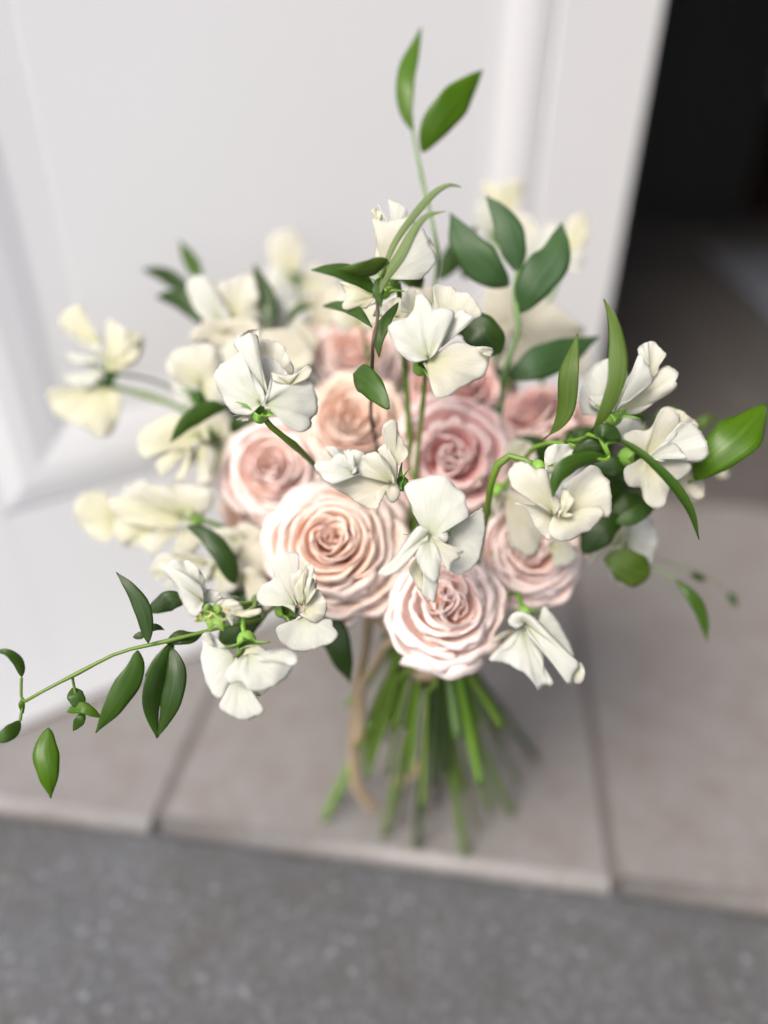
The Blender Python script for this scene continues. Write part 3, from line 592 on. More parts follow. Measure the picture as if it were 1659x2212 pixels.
pea('white sweet pea hanging face down at lower left from an upright green stalk', (1462, 1075), .338, [
 ([(1330, 1120), (1300, 1092), (1282, 1070), (1250, 1022), (1216, 1025), (1200, 1060), (1202, 1110), (1190, 1190), (1210, 1272), (1232, 1332), (1272, 1402), (1312, 1412), (1362, 1332), (1345, 1290), (1400, 1220), (1410, 1170)], (1398, 1170), .334, 'white', {'bulge': 4, 'ruf': .9, 'lean': (-2, 0)}),
 ([(1250, 1025), (1212, 1022), (1200, 1055), (1225, 1080), (1270, 1075)], (1270, 1110), .331, 'white', {'bulge': 2, 'nv': 7, 'nu': 20}),
 ([(1345, 1280), (1322, 1402), (1302, 1460), (1362, 1512), (1440, 1541), (1532, 1522), (1568, 1482), (1540, 1442), (1512, 1372), (1450, 1300)], (1410, 1250), .336, 'white', {'bulge': 5, 'ruf': .7, 'lean': (0, -2)}),
 ([(512, 1426), (492, 1442), (486, 1464), (500, 1476), (522, 1473), (534, 1488), (553, 1493), (576, 1490), (598, 1481), (626, 1454), (632, 1435), (600, 1424), (560, 1420)], (536, 1412), .328, 'white', {'fr': 'D', 'bulge': 6, 'ruf': .8, 'lean': (2, -2)}),
 ([(545, 1412), (578, 1409), (603, 1403), (625, 1405), (640, 1417), (643, 1429), (632, 1437), (598, 1430), (560, 1428)], (536, 1412), .326, 'white', {'fr': 'D', 'bulge': 3, 'ruf': .6, 'curl': -2}),
 ([(1420, 1120), (1470, 1100), (1540, 1100), (1590, 1140), (1600, 1180), (1500, 1200), (1430, 1190)], (1465, 1110), .334, 'cream', {'bulge': 3, 'nv': 9}),
 ([(1430, 1330), (1520, 1360), (1600, 1350), (1540, 1400), (1480, 1380)], (1470, 1300), .340, 'yellow', {'bulge': 1, 'nv': 7}),
], 'c7', 29, [(1445, 1010, .338), (1440, 935, .342), (1500, 880, .36), (1620, 830, .40)], cdir=(1475, 1150), cmat=M_CALYX, csize=.0060, smat=M_STEMB, sr=.0012)
pea('frilly cream sweet pea at lower left below the largest rose, with folded lobes', (300, 1040), .368, [
 ([(380, 1060), (330, 1020), (250, 1000), (182, 1012), (130, 982), (111, 930), (150, 870), (222, 830), (232, 782), (210, 700), (290, 640), (382, 634), (412, 652), (406, 722), (382, 800), (360, 900), (400, 1000)], (385, 1005), .358, 'white', {'bulge': 4, 'ruf': .9, 'lean': (-3, -1)}),
 ([(400, 980), (352, 880), (340, 832), (382, 770), (462, 730), (502, 720), (527, 802), (532, 880), (512, 940), (470, 1000)], (430, 1010), .352, 'cream', {'bulge': 6, 'ruf': 1.5, 'curl': .9}),
 ([(405, 975), (380, 905), (395, 850), (440, 780), (465, 735), (455, 800), (435, 870), (440, 960)], (425, 1000), .347, 'yellow', {'bulge': 3, 'nv': 8}),
 ([(440, 940), (455, 850), (485, 800), (520, 850), (520, 920), (490, 975)], (450, 1000), .348, 'cream', {'bulge': 5, 'nv': 9, 'ruf': 1.2}),
 ([(490, 960), (540, 892), (582, 950), (602, 992), (592, 1072), (542, 1122), (482, 1112), (415, 1070)], (445, 1040), .353, 'cream', {'bulge': 5, 'ruf': 1.4}),
 ([(400, 1080), (372, 1118), (302, 1136), (250, 1160), (280, 1250), (350, 1312), (450, 1322), (570, 1292), (662, 1240), (682, 1190), (646, 1150), (632, 1098), (562, 1120), (490, 1110)], (440, 1080), .357, 'white', {'bulge': 5, 'ruf': .9, 'lean': (0, -2)}),
], 'c6', 30, [(330, 1020, .385), (600, 900, .43)], cdir=(390, 1010), csize=.005)
pea('white top sweet pea with a tall rolled petal, crossed by thin curved leaves', (540, 1500), .372, [
 ([(545, 1030), (510, 1042), (515, 1090), (545, 1150), (600, 1165), (652, 1132), (660, 1096), (622, 1056), (562, 1036)][1:], (585, 1200), .376, 'white', {'bulge': -2, 'ruf': .6}),
 ([(500, 1390), (490, 1340), (502, 1250), (491, 1170), (478, 1125), (520, 1142), (582, 1146), (652, 1130), (692, 1120), (705, 1200), (690, 1300), (640, 1400), (590, 1430)], (545, 1450), .366, 'cream', {'bulge': 7, 'ruf': .5, 'curl': .9}),
 ([(472, 1100), (485, 1080), (512, 1085), (530, 1110), (530, 1138), (505, 1138), (480, 1125)], (505, 1150), .366, 'yellow', {'bulge': 2, 'nv': 7, 'nu': 22}),
 ([(590, 1340), (640, 1250), (692, 1190), (742, 1180), (772, 1260), (802, 1300), (812, 1342), (792, 1382), (742, 1442), (702, 1448), (640, 1432), (580, 1446)], (545, 1450), .362, 'white', {'bulge': 5, 'ruf': .7, 'lean': (2, 0)}),
 ([(740, 1190), (775, 1230), (805, 1290), (812, 1345), (800, 1320), (770, 1280)], (720, 1300), .366, 'white', {'bulge': 1, 'nv': 6, 'nu': 18}),
 ([(450, 1600), (400, 1602), (340, 1607), (325, 1582), (342, 1540), (318, 1475), (300, 1462), (382, 1462), (462, 1470), (505, 1510), (500, 1560)], (495, 1540), .366, 'yellow', {'bulge': 5, 'ruf': .6}),
 ([(440, 1595), (500, 1570), (560, 1600), (540, 1640), (480, 1640)], (510, 1570), .372, 'white', {'bulge': 2, 'nv': 8}),
], 'c1', 31, [(590, 1480, .372), (625, 1500, .374), (615, 1640, .385), (640, 1800, .40), (660, 2060, .43)], cdir=(560, 1450), csize=.006, smat=M_STEM, sr=.0017)
pea('white sweet pea drooping at lower right beside the bottom rose, with a long rolled petal', (545, 690), .395, [
 ([(480, 880), (430, 885), (362, 920), (375, 942), (452, 952), (542, 1002), (596, 1062), (615, 1086), (642, 1062), (686, 1066), (692, 1046), (642, 1002), (640, 900), (600, 830), (560, 780)], (530, 760), .386, 'white', {'bulge': 4, 'ruf': 1.5}),
 ([(630, 800), (634, 740), (638, 658), (682, 690), (742, 780), (785, 870), (800, 930), (740, 900), (690, 860)], (600, 790), .394, 'white', {'bulge': 2, 'ruf': .6}),
 ([(500, 775), (458, 745), (462, 710), (490, 685), (540, 680), (600, 715), (660, 775), (742, 862), (802, 922), (830, 955), (800, 1000), (780, 1068), (755, 1045), (702, 972), (642, 902), (570, 820)], (545, 745), .378, 'white', {'bulge': 9, 'ruf': .3, 'curl': 1.2}),
 ([(770, 1065), (790, 1000), (830, 945), (848, 965), (856, 1010), (835, 1058), (800, 1050)], (790, 990), .378, 'cream', {'bulge': 1, 'nv': 8, 'nu': 26, 'ruf': 1}),
 ([(330, 870), (430, 790), (500, 790), (520, 850), (440, 890), (360, 915)], (500, 780), .40, 'ivory', {'bulge': 2, 'nv': 8}),
], 'c8', 32, [(520, 630, .405), (480, 590, .42)], cdir=(590, 760), csize=.005, smat=M_STEMB)
# ---- the softer ones behind
G2 = 'sweet peas in the bouquet'
pea('yellowish white sweet peas sticking out farthest left on two thin stalks', (385, 950), .50, [
 ([(110, 600), (125, 540), (180, 500), (240, 470), (272, 530), (302, 600), (372, 690), (330, 715), (200, 690), (130, 640)], (360, 760), .495, 'yellow', {'bulge': 4}),
 ([(140, 660), (250, 690), (350, 720), (370, 800), (300, 832), (200, 820), (145, 760)], (375, 800), .490, 'white', {'bulge': 5}),
 ([(98, 790), (200, 825), (340, 822), (370, 890), (300, 972), (200, 960), (120, 900)], (375, 860), .494, 'white', {'bulge': 5}),
 ([(370, 800), (400, 680), (405, 560), (500, 620), (600, 655), (612, 740), (572, 822), (482, 872), (400, 870)], (385, 860), .486, 'yellow', {'bulge': 6, 'ruf': 1.8}),
 ([(430, 800), (470, 700), (550, 690), (590, 740), (560, 810), (490, 850)], (430, 860), .482, 'yellow', {'bulge': 4}),
 ([(350, 1000), (300, 985), (100, 972), (42, 1000), (50, 1062), (112, 1142), (262, 1212), (382, 1262), (450, 1202), (482, 1100), (480, 1000), (420, 985)], (395, 960), .496, 'yellow', {'bulge': 6, 'ruf': 1.6}),
], 'c2', 41, [(460, 970, .50), (640, 1020, .50), (880, 1110, .50), (1200, 1300, .50)], cdir=(360, 870), cmat=M_CALYXD, csize=.0085, smat=M_STEM, sr=.0017,
 calyxes=[((420, 880), .50, (400, 830), .006)])
pea('two white sweet peas on the upper left in front of blurred dark leaves', (940, 1020), .475, [
 ([(960, 560), (900, 470), (868, 362), (915, 310), (990, 318), (1042, 380), (1082, 440), (1132, 545), (1090, 570)], (1080, 580), .47, 'white', {'bulge': 5}),
 ([(1100, 500), (1040, 385), (1130, 330), (1250, 300), (1292, 400), (1292, 545), (1170, 575)], (1130, 570), .476, 'cream', {'bulge': 5, 'ruf': 1.8}),
 ([(1180, 690), (1070, 742), (980, 702), (888, 692), (905, 630), (980, 582), (1000, 556), (1100, 560), (1242, 556), (1304, 610), (1292, 662)], (1110, 650), .46, 'ivory', {'bulge': 5, 'ruf': 1.6}),
 ([(880, 960), (800, 930), (748, 830), (800, 752), (902, 720), (962, 722), (1002, 850), (985, 955)], (950, 960), .452, 'cream', {'bulge': 4, 'ruf': 1.5}),
 ([(950, 930), (930, 820), (940, 722), (1022, 718), (1072, 800), (1064, 900), (1080, 1060), (1005, 1066)], (960, 980), .45, 'cream', {'bulge': 4, 'ruf': 1.2}),
], 'c2', 42, [(1000, 1120, .48), (1200, 1300, .49)], cdir=(935, 930), cmat=M_CALYXD, csize=.0075)
pea('cream sweet pea behind the upright folded one, left of the upper rose', (1380, 860), .47, [
 ([(1320, 800), (1250, 720), (1300, 640), (1420, 620), (1540, 632), (1622, 762), (1600, 840), (1500, 872), (1400, 870)], (1390, 850), .462, 'ivory', {'bulge': 5, 'ruf': 1.5}),
 ([(1330, 860), (1060, 830), (1070, 760), (1130, 690), (1200, 660), (1300, 700), (1380, 800)], (1360, 860), .455, 'cream', {'bulge': 4}),
], 'c2', 43, [(1400, 1000, .48)], cdir=(1390, 780))
pea('pale yellow sweet pea on the left edge under the dark curved leaf', (975, 1250), .465, [
 ([(900, 1330), (720, 1372), (600, 1382), (580, 1290), (620, 1210), (702, 1150), (850, 1128), (982, 1180), (1004, 1300)], (960, 1260), .452, 'yellow', {'bulge': 6, 'ruf': 1.6}),
 ([(720, 1500), (690, 1422), (760, 1360), (850, 1330), (880, 1400), (860, 1500), (790, 1530)], (900, 1330), .446, 'yellow', {'bulge': 4}),
 ([(860, 1500), (880, 1400), (960, 1310), (1030, 1340), (1044, 1402), (1012, 1520), (930, 1560)], (940, 1300), .45, 'cream', {'bulge': 4, 'ruf': 1.4}),
], 'c2', 44, [(1050, 1260, .47), (1200, 1350, .48)], cdir=(900, 1300), csize=.007)
pea('cluster of blurred pale yellow sweet peas at middle left, reaching over the white door', (1150, 355), .45, [
 ([(640, 480), (620, 492), (520, 432), (450, 342), (440, 268), (520, 188), (622, 190), (664, 262), (690, 350)], (720, 380), .475, 'yellow', {'bulge': 4, 'ruf': 1.4}),
 ([(1000, 430), (900, 410), (700, 345), (660, 230), (800, 218), (902, 240), (1082, 320), (1100, 400)], (1090, 350), .455, 'yellow', {'bulge': 5}),
 ([(900, 260), (800, 210), (760, 180), (850, 138), (962, 150), (1102, 138), (1242, 180), (1264, 270), (1182, 332), (1082, 334)], (1090, 330), .45, 'cream', {'bulge': 6, 'ruf': 1.8}),
 ([(760, 380), (680, 350), (700, 480), (780, 512), (902, 505), (960, 440)], (900, 390), .46, 'yellow', {'bulge': 3, 'ruf': 1.5}),
 ([(900, 575), (850, 500), (900, 430), (1000, 400), (1102, 430), (1142, 500), (1152, 560), (1002, 604)], (1080, 400), .445, 'cream', {'bulge': 5, 'ruf': 1.5}),
 ([(1060, 400), (1160, 380), (1210, 430), (1180, 520), (1120, 540)], (1110, 360), .44, 'ivory', {'bulge': 3}),
 ([(700, 240), (760, 150), (860, 120), (900, 200), (820, 260)], (840, 270), .47, 'white', {'bulge': 3}),
], 'c7', 45, [(1250, 370, .45), (1400, 440, .46), (1600, 520, .47)], cdir=(1060, 350), csize=.007, sr=.0016)
pea('blurred ivory sweet pea below the pale yellow cluster, behind the dark leaf', (1330, 560), .435, [
 ([(1000, 700), (920, 602), (950, 560), (1102, 548), (1262, 600), (1280, 700), (1150, 740)], (1240, 620), .43, 'cream', {'bulge': 5, 'ruf': 1.7}),
 ([(930, 720), (900, 640), (960, 580), (1050, 640), (1020, 740), (960, 760)], (1100, 620), .44, 'yellow', {'bulge': 3}),
 ([(1180, 760), (1220, 640), (1300, 600), (1390, 720), (1360, 790), (1280, 800)], (1280, 640), .425, 'cream', {'bulge': 4, 'ruf': 1.5}),
 ([(1390, 560), (1440, 480), (1540, 470), (1600, 560), (1600, 700), (1480, 720), (1400, 660)], (1420, 560), .43, 'ivory', {'bulge': 4, 'ruf': 1.5}),
 ([(1380, 790), (1420, 660), (1520, 640), (1610, 760), (1600, 880), (1480, 880)], (1440, 700), .42, 'ivory', {'bulge': 4, 'ruf': 1.5}),
 ([(1230, 440), (1300, 400), (1420, 420), (1460, 500), (1380, 560), (1280, 540)], (1400, 470), .44, 'cream', {'bulge': 3}),
], 'c7', 46, [(1500, 560, .45)], cdir=(1230, 600))
pea('tall blurred white sweet pea at the top left, in front of the door panel', (640, 602), .60, [
 ([(600, 600), (583, 560), (580, 520), (600, 500), (640, 498), (655, 530), (650, 580)], (632, 605), .60, 'cream', {'bulge': 4}),
 ([(590, 640), (575, 600), (590, 570), (620, 590), (630, 620), (612, 645)], (632, 608), .595, 'white', {'bulge': 4}),
 ([(655, 640), (660, 590), (680, 570), (730, 590), (742, 630), (700, 655)], (648, 615), .58, 'cream', {'bulge': 5, 'ruf': 1.8}),
 ([(650, 690), (645, 650), (690, 635), (745, 650), (740, 690), (690, 705)], (650, 655), .575, 'ivory', {'bulge': 4}),
 ([(560, 700), (580, 660), (620, 650), (650, 670), (640, 720), (590, 725)], (640, 670), .57, 'white', {'bulge': 4}),
], 'D', 47, [(650, 680, .58), (700, 800, .55)], cdir=(630, 570), cmat=M_CALYXD, csize=.007)
pea('blurred white sweet pea at the top right in front of the bright door moulding', (1075, 510), .56, [
 ([(1060, 440), (1042, 415), (1050, 392), (1085, 398), (1110, 385), (1130, 400), (1125, 430), (1105, 460)], (1085, 480), .56, 'yellow', {'bulge': 4, 'ruf': 1.8}),
 ([(1035, 500), (1025, 465), (1040, 430), (1070, 440), (1095, 465), (1090, 500)], (1070, 505), .552, 'white', {'bulge': 4}),
 ([(1090, 520), (1085, 480), (1115, 455), (1150, 470), (1165, 510), (1140, 560), (1110, 560)], (1085, 525), .555, 'cream', {'bulge': 4}),
 ([(1130, 600), (1120, 550), (1150, 510), (1200, 480), (1215, 520), (1190, 580)], (1120, 590), .55, 'white', {'bulge': 4}),
], 'D', 48, [(1080, 600, .55), (1050, 800, .52)], cdir=(1070, 480), cmat=M_CALYX, csize=.009)
pea('small blurred ivory sweet pea bud farthest right of the top leaves', (1225, 560), .53, [
 ([(1225, 530), (1220, 500), (1235, 470), (1262, 462), (1272, 490), (1262, 530), (1242, 545)], (1230, 560), .53, 'yellow', {'bulge': 5}),
 ([(1215, 590), (1222, 555), (1250, 540), (1262, 565), (1250, 592)], (1222, 570), .525, 'white', {'bulge': 4}),
], 'D', 49, [(1190, 640, .52), (1120, 800, .50)], cdir=(1240, 520))
pea('open cream sweet pea blurred behind the three dark green leaves', (1110, 720), .50, [
 ([(1060, 700), (1040, 660), (1055, 625), (1090, 615), (1130, 630), (1150, 680), (1130, 720)], (1110, 730), .50, 'ivory', {'bulge': 5}),
 ([(1100, 700), (1120, 660), (1180, 650), (1245, 695), (1262, 720), (1210, 752), (1150, 770)], (1115, 735), .495, 'ivory', {'bulge': 5, 'ruf': 2}),
 ([(1060, 760), (1080, 710), (1120, 700), (1170, 740), (1160, 790), (1100, 800), (1070, 790)], (1115, 730), .488, 'ivory', {'bulge': 5, 'ruf': 1.5}),
 ([(1040, 690), (1050, 730), (1060, 780), (1090, 790), (1090, 730)], (1100, 720), .495, 'yellow', {'bulge': 3}),
], 'D', 50, [(1100, 820, .49)], cdir=(1120, 700))
pea('cream sweet pea deep between the right roses, behind the arching stem', (1075, 1060), .42, [
 ([(1070, 1120), (1062, 1085), (1085, 1055), (1120, 1060), (1160, 1090), (1180, 1140), (1150, 1200), (1100, 1180)], (1090, 1075), .42, 'ivory', {'bulge': 4, 'ruf': 1.8}),
 ([(1130, 1010), (1118, 985), (1140, 975), (1160, 985), (1158, 1010)], (1140, 1015), .425, 'ivory', {'bulge': 3, 'nv': 8}),
 ([(1090, 985), (1095, 960), (1120, 948), (1150, 960), (1155, 985), (1120, 1000)], (1110, 1000), .43, 'yellow', {'bulge': 3, 'nv': 8}),
 ([(1170, 1190), (1200, 1160), (1240, 1180), (1245, 1210), (1200, 1230)], (1190, 1180), .42, 'cream', {'bulge': 3, 'nv': 8}),
], 'D', 51, [(1060, 1120, .44)], cdir=(1100, 1100), csize=.006)
pea('white sweet pea low on the right, partly hidden by the round green leaf', (1040, 330), .44, [
 ([(870, 440), (882, 410), (942, 310), (1042, 218), (1080, 212), (1075, 300), (1020, 380), (950, 430)], (1050, 300), .435, 'cream', {'bulge': 4, 'ruf': 1.4}),
 ([(1100, 400), (1070, 310), (1100, 205), (1160, 180), (1200, 200), (1232, 290), (1220, 380), (1200, 440), (1150, 440)], (1070, 300), .43, 'white', {'bulge': 5, 'ruf': 1.4}),
 ([(1000, 530), (985, 480), (1010, 455), (1055, 480), (1060, 530), (1030, 545)], (1030, 440), .44, 'white', {'bulge': 3, 'nv': 8}),
], 'c8', 52, [(950, 250, .45), (800, 200, .47)], cdir=(1060, 260))
pea('small ivory sweet pea end at the far right beyond the drooping leaf', (1360, 40), .45, [
 ([(1330, 90), (1320, 30), (1380, -10), (1450, 10), (1475, 70), (1430, 110), (1370, 110)], (1350, 30), .45, 'ivory', {'bulge': 3}),
 ([(1540, -40), (1590, -60), (1600, -20), (1560, -5)], (1530, -30), .46, 'ivory', {'bulge': 2, 'nv': 7, 'nu': 20}),
], 'c8', 53, [(1200, 60, .46), (900, 150, .47)], cdir=(1400, 40))
pea('pale lobes of a sweet pea peeping between the pink roses and upper right leaves', (1240, 960), .44, [
 ([(1280, 870), (1270, 820), (1300, 780), (1340, 800), (1350, 870), (1310, 900)], (1320, 900), .42, 'white', {'bulge': 3}),
 ([(1340, 960), (1320, 920), (1360, 900), (1400, 930), (1390, 960)], (1340, 960), .42, 'white', {'bulge': 3, 'nv': 8}),
], 'D', 54, [(1150, 1100, .46)], cdir=(1300, 860))
pea('soft white sweet pea behind the top middle, left of the thin dark stem', (780, 690), .46, [
 ([(740, 720), (720, 670), (745, 630), (800, 640), (830, 680), (800, 720)], (775, 700), .455, 'cream', {'bulge': 4}),
 ([(880, 700), (860, 650), (880, 625), (930, 620), (960, 650), (940, 700)], (900, 700), .45, 'ivory', {'bulge': 4}),
 ([(820, 700), (830, 650), (870, 630), (890, 670), (870, 720)], (850, 710), .45, 'white', {'bulge': 3}),
], 'D', 55, [(820, 850, .48)], cdir=(770, 650))

pea('pale ivory sweet pea filling the gap under the left blush rose, beside the largest rose', (545, 1200), .45, [
 ([(500, 1230), (490, 1170), (520, 1130), (560, 1140), (580, 1190), (560, 1240)], (540, 1215), .445, 'ivory', {'bulge': 4}),
 ([(520, 1280), (500, 1240), (540, 1210), (590, 1220), (600, 1270), (560, 1300)], (550, 1220), .44, 'cream', {'bulge': 4}),
 ([(470, 1230), (455, 1200), (480, 1180), (510, 1200), (505, 1240)], (520, 1220), .45, 'yellow', {'bulge': 3}),
], 'D', 56, [(700, 1300, .47)], cdir=(530, 1180))
pea('white sweet pea blurred between the upper left pair and the upper rose', (620, 720), .50, [
 ([(560, 700), (570, 660), (610, 640), (650, 665), (655, 710), (620, 730)], (615, 730), .495, 'white', {'bulge': 5}),
 ([(600, 760), (610, 715), (660, 700), (690, 730), (670, 780), (625, 785)], (620, 740), .49, 'ivory', {'bulge': 4}),
 ([(540, 740), (530, 700), (565, 690), (600, 720), (590, 765)], (610, 740), .49, 'cream', {'bulge': 4}),
 ([(700, 680), (690, 640), (720, 620), (760, 640), (755, 690), (725, 700)], (660, 700), .51, 'ivory', {'bulge': 4}),
], 'D', 57, [(700, 850, .50)], cdir=(610, 690))
pea('cream sweet pea at the left, wedged between the yellow ones and the blush rose', (470, 960), .48, [
 ([(440, 960), (420, 910), (450, 870), (490, 880), (505, 930), (490, 970)], (475, 960), .475, 'cream', {'bulge': 5}),
 ([(400, 1010), (420, 970), (460, 960), (500, 985), (490, 1040), (440, 1050)], (470, 970), .47, 'yellow', {'bulge': 5}),
 ([(390, 870), (370, 820), (400, 780), (450, 790), (460, 850), (430, 890)], (440, 900), .485, 'white', {'bulge': 5}),
], 'D', 58, [(600, 1100, .48)], cdir=(450, 920))
pea('soft ivory sweet pea at the back right, behind the broad blue green leaf', (1180, 760), .52, [
 ([(1150, 780), (1130, 730), (1160, 690), (1210, 700), (1230, 750), (1200, 790)], (1185, 770), .515, 'ivory', {'bulge': 5}),
 ([(1200, 810), (1215, 765), (1255, 745), (1280, 780), (1260, 820)], (1195, 780), .51, 'cream', {'bulge': 4}),
], 'D', 59, [(1150, 900, .50)], cdir=(1190, 720))
# ------------------------------------------------------------ ruscus branches and loose stems
def branch(label, stem, mat, r, leaves, fr='D', extra=(), down=True, seed=0, end=None):
    sp = [P(*T(fr, p)[:2], p[2]) for p in stem]
    root = empty('ruscus_branch', BIND+Vector((.01*math.sin(seed*3), .01*math.cos(seed*5), -.08)))
    tag(root, label, 'foliage', 'ruscus branches in the bouquet')
    if down: stem_down(root, sp[0], sp[1:], r, r*1.8, mat, end, seed=seed+60)
    else: tube('stem', sp, r, r*1.5, mat, root, 40, 8)
    for e in extra: tube('twig', [P(*T(e[0], p)[:2], p[2]) for p in e[1]], r*.8*(e[2] if len(e) > 2 else 1), r*.9*(e[2] if len(e) > 2 else 1), mat, root, 24, 6)
    for l in leaves: leaf(root, l[0], l[1], l[2], l[3], **(l[4] if len(l) > 4 else {}))
    return root
branch('tall branch rising above everything with two bright leaves at its tip', [(690, 680, .44), (712, 800, .438), (745, 960, .43), (775, 1080, .425), (805, 1230, .42), (820, 1340, .43), (800, 1600, .45), (820, 2400, .46)], M_STEMG, .0010, [
 ('c1', [(690, 680, .44), (652, 560, .438), (655, 380, .438), (733, 143, .45)], 104, 'bright', {'roll': 22, 'fold': .15}),
 ('c1', [(738, 790, .44), (800, 660, .432), (915, 520, .43), (1050, 365, .44)], 168, 'bright', {'roll': -8, 'fold': .12}),
 ('c1', [(825, 1450, .47), (860, 1400, .47), (930, 1280, .475), (1025, 1170, .48)], 110, 'dark', {}),
], 'c1', seed=1)
branch('branch with long thin curved leaves bending over the top sweet pea', [(500, 1525, 0.3380), (508, 1560, 0.3390), (508, 1659, 0.3440), (485, 1760, .33), (480, 1850, .345), (480, 1990, .37), (500, 2300, .42)], M_BROWN, .0008, [
 ('c1', [(505, 1520, 0.3380), (545, 1380, 0.3380), (600, 1250, 0.3360), (700, 1110, 0.3310), (800, 1000, 0.3260), (880, 958, 0.3230), (940, 972, 0.3250)], 40, 'pale', {'roll': 20, 'fold': .3, 'peak': .7}),
 ('c1', [(510, 1540, 0.3380), (545, 1440, 0.3350), (620, 1330, 0.3310), (690, 1200, 0.3280), (760, 1120, 0.3260), (860, 1095, 0.3260)], 62, 'pale', {'roll': 25, 'fold': .35, 'peak': .4}),
 ('c1', [(496, 1522, 0.3380), (430, 1450, 0.3340), (310, 1400, 0.3290), (163, 1400, 0.3260)], 100, 'mid', {'roll': -28, 'fold': .25}),
 ('c1', [(558, 1345, 0.3350), (480, 1390, 0.3300), (400, 1400, 0.3270), (300, 1395, 0.3260)], 92, 'olive', {'roll': 25, 'fold': .3}),
 ('c1', [(545, 1345, 0.3370), (560, 1400, 0.3350), (520, 1440, 0.3340)], 60, 'olive', {'roll': 30}),
 ('c1', [(518, 1440, 0.3380), (510, 1510, 0.3370), (525, 1590, 0.3380)], 62, 'mid', {'roll': 10}),
 ('c3', [(850, 180, .40), (960, 175, .38), (1080, 215, .362), (1192, 328, .355)], 84, 'mid', {'roll': 20, 'peak': .72}),
 ('c3', [(1372, 158, .352), (1290, 270, .348), (1235, 400, .346), (1240, 535, .348)], 100, 'mid', {'roll': -30, 'peak': .6}),
 ('c3', [(1306, 893, .345), (1240, 800, .347), (1150, 700, .352), (1060, 650, .362)], 190, 'mid', {'roll': 10, 'peak': .75, 'blunt': .4}),
], 'c1', seed=2)
branch('upright branch with three broad dark green leaves against the door, right of the top', [(1235, 1405, .42), (1215, 1540, .42), (1240, 1700, .42), (1208, 1800, .425), (1160, 1960, .43), (1130, 2200, .45)], M_STEMG, .0015, [
 ('c1', [(1187, 1482, .42), (1090, 1410, .415), (960, 1270, .415), (883, 1105, .42)], 190, 'blue', {'roll': 8, 'fold': .1}),
 ('c1', [(1235, 1412, .42), (1215, 1290, .417), (1165, 1140, .417), (1070, 1018, .42)], 150, 'blue', {'roll': -15, 'fold': .12}),
 ('c1', [(1252, 1622, .42), (1310, 1480, .412), (1420, 1330, .412), (1462, 1158, .42)], 206, 'blue', {'roll': 5, 'fold': .1}),
 ('c4', [(1050, 685, .43), (1200, 590, .425), (1420, 500, .43), (1648, 393, .44)], 236, 'blue', {'roll': 5, 'fold': .1, 'peak': .38}),
 ('c4', [(600, 350, .395), (720, 300, .39), (860, 370, .385), (975, 500, .39)], 250, 'dark', {'roll': 15, 'peak': .6, 'blunt': .5}),
 ('c1', [(620, 1440, .40), (700, 1450, .40), (740, 1500, .41)], 90, 'mid', {}),
], 'c1', seed=3)
branch('right hand branch with an upright leaf, a tall curved leaf and a drooping strap leaf', [(715, 1040, .335), (690, 965, .335), (618, 905, .338), (560, 945, .35), (480, 962, .365), (360, 965, .375), (270, 1000, .385), (150, 1150, .42)], M_STEMB, .0010, [
 ('c5', [(310, 962, .375), (400, 880, .366), (460, 760, .36), (480, 540, .355), (532, 318, .358)], 128, 'olive', {'roll': 22, 'petiole': .14, 'peak': .5, 'fold': .15}),
 ('c5', [(617, 895, .338), (690, 790, .330), (762, 600, .326), (770, 400, .328), (740, 230, .333), (688, 112, .338)], 112, 'olive', {'roll': -14, 'petiole': .03, 'peak': .45, 'fold': .12}),
 ('c5', [(1228, 1182, .385), (1320, 1060, .375), (1490, 910, .372), (1645, 738, .385)], 262, 'bright', {'roll': 8, 'fold': .2, 'peak': .5}),
 ('c5', [(715, 970, .335), (780, 952, .335), (870, 1000, .334), (980, 1090, .333), (1100, 1215, .334), (1200, 1370, .338), (1252, 1537, .345)], 62, 'mid', {'roll': -25, 'fold': .4, 'peak': .6}),
 ('c5', [(625, 905, .334), (690, 890, .330), (790, 935, .332)], 96, 'dark', {'roll': 15, 'blunt': .4}),
 ('c5', [(712, 1055, .335), (620, 1055, .331), (500, 1090, .326), (420, 1160, .325), (385, 1285, .328)], 110, 'mid', {'roll': 18, 'peak': .55, 'fold': .35}),
 ('c5', [(700, 985, .34), (600, 990, .341), (500, 1025, .345)], 100, 'dark', {'roll': 8}),
 ('c5', [(560, 1620, .41), (640, 1520, .405), (720, 1450, .405), (830, 1400, .41)], 170, 'dark', {'roll': 0}),
 ('c5', [(760, 1440, .40), (850, 1400, .398), (930, 1360, .398), (1010, 1330, .40)], 110, 'mid', {}),
 ('c5', [(620, 1090, .38), (760, 1110, .378), (860, 1130, .38)], 130, 'dark', {}),
 ('c8', [(955, 410, .415), (1020, 420, .412), (1100, 460, .412), (1192, 500, .418)], 178, 'olive', {'blunt': .6, 'peak': .5, 'fold': .05}),
 ('c8', [(1330, 518, .43), (1400, 590, .425), (1460, 680, .425), (1492, 838, .43)], 70, 'mid', {'roll': 25}),
 ('c8', [(1400, 488, .47), (1440, 500, .47), (1485, 525, .475)], 36, 'dark', {}),
 ('c8', [(1600, 585, .50), (1625, 620, .50), (1640, 665, .50)], 40, 'dark', {}),
], 'c5', extra=[('c5', [(690, 1065, .335), (718, 1045, .335), (700, 975, .335), (760, 955, .335)]),
 ('c5', [(1228, 1182, .385), (1150, 1200, .395), (1000, 1150, .41), (800, 1130, .42)]), ('c8', [(1330, 518, .43), (1200, 440, .435), (1000, 330, .44), (860, 250, .44)], .55),
 ('c8', [(1600, 585, .50), (1485, 500, .48), (1330, 440, .47), (1150, 380, .46), (1000, 330, .45)], .4), ('c5', [(712, 1055, .335), (690, 1065, .334), (640, 1055, .333)])], seed=4)
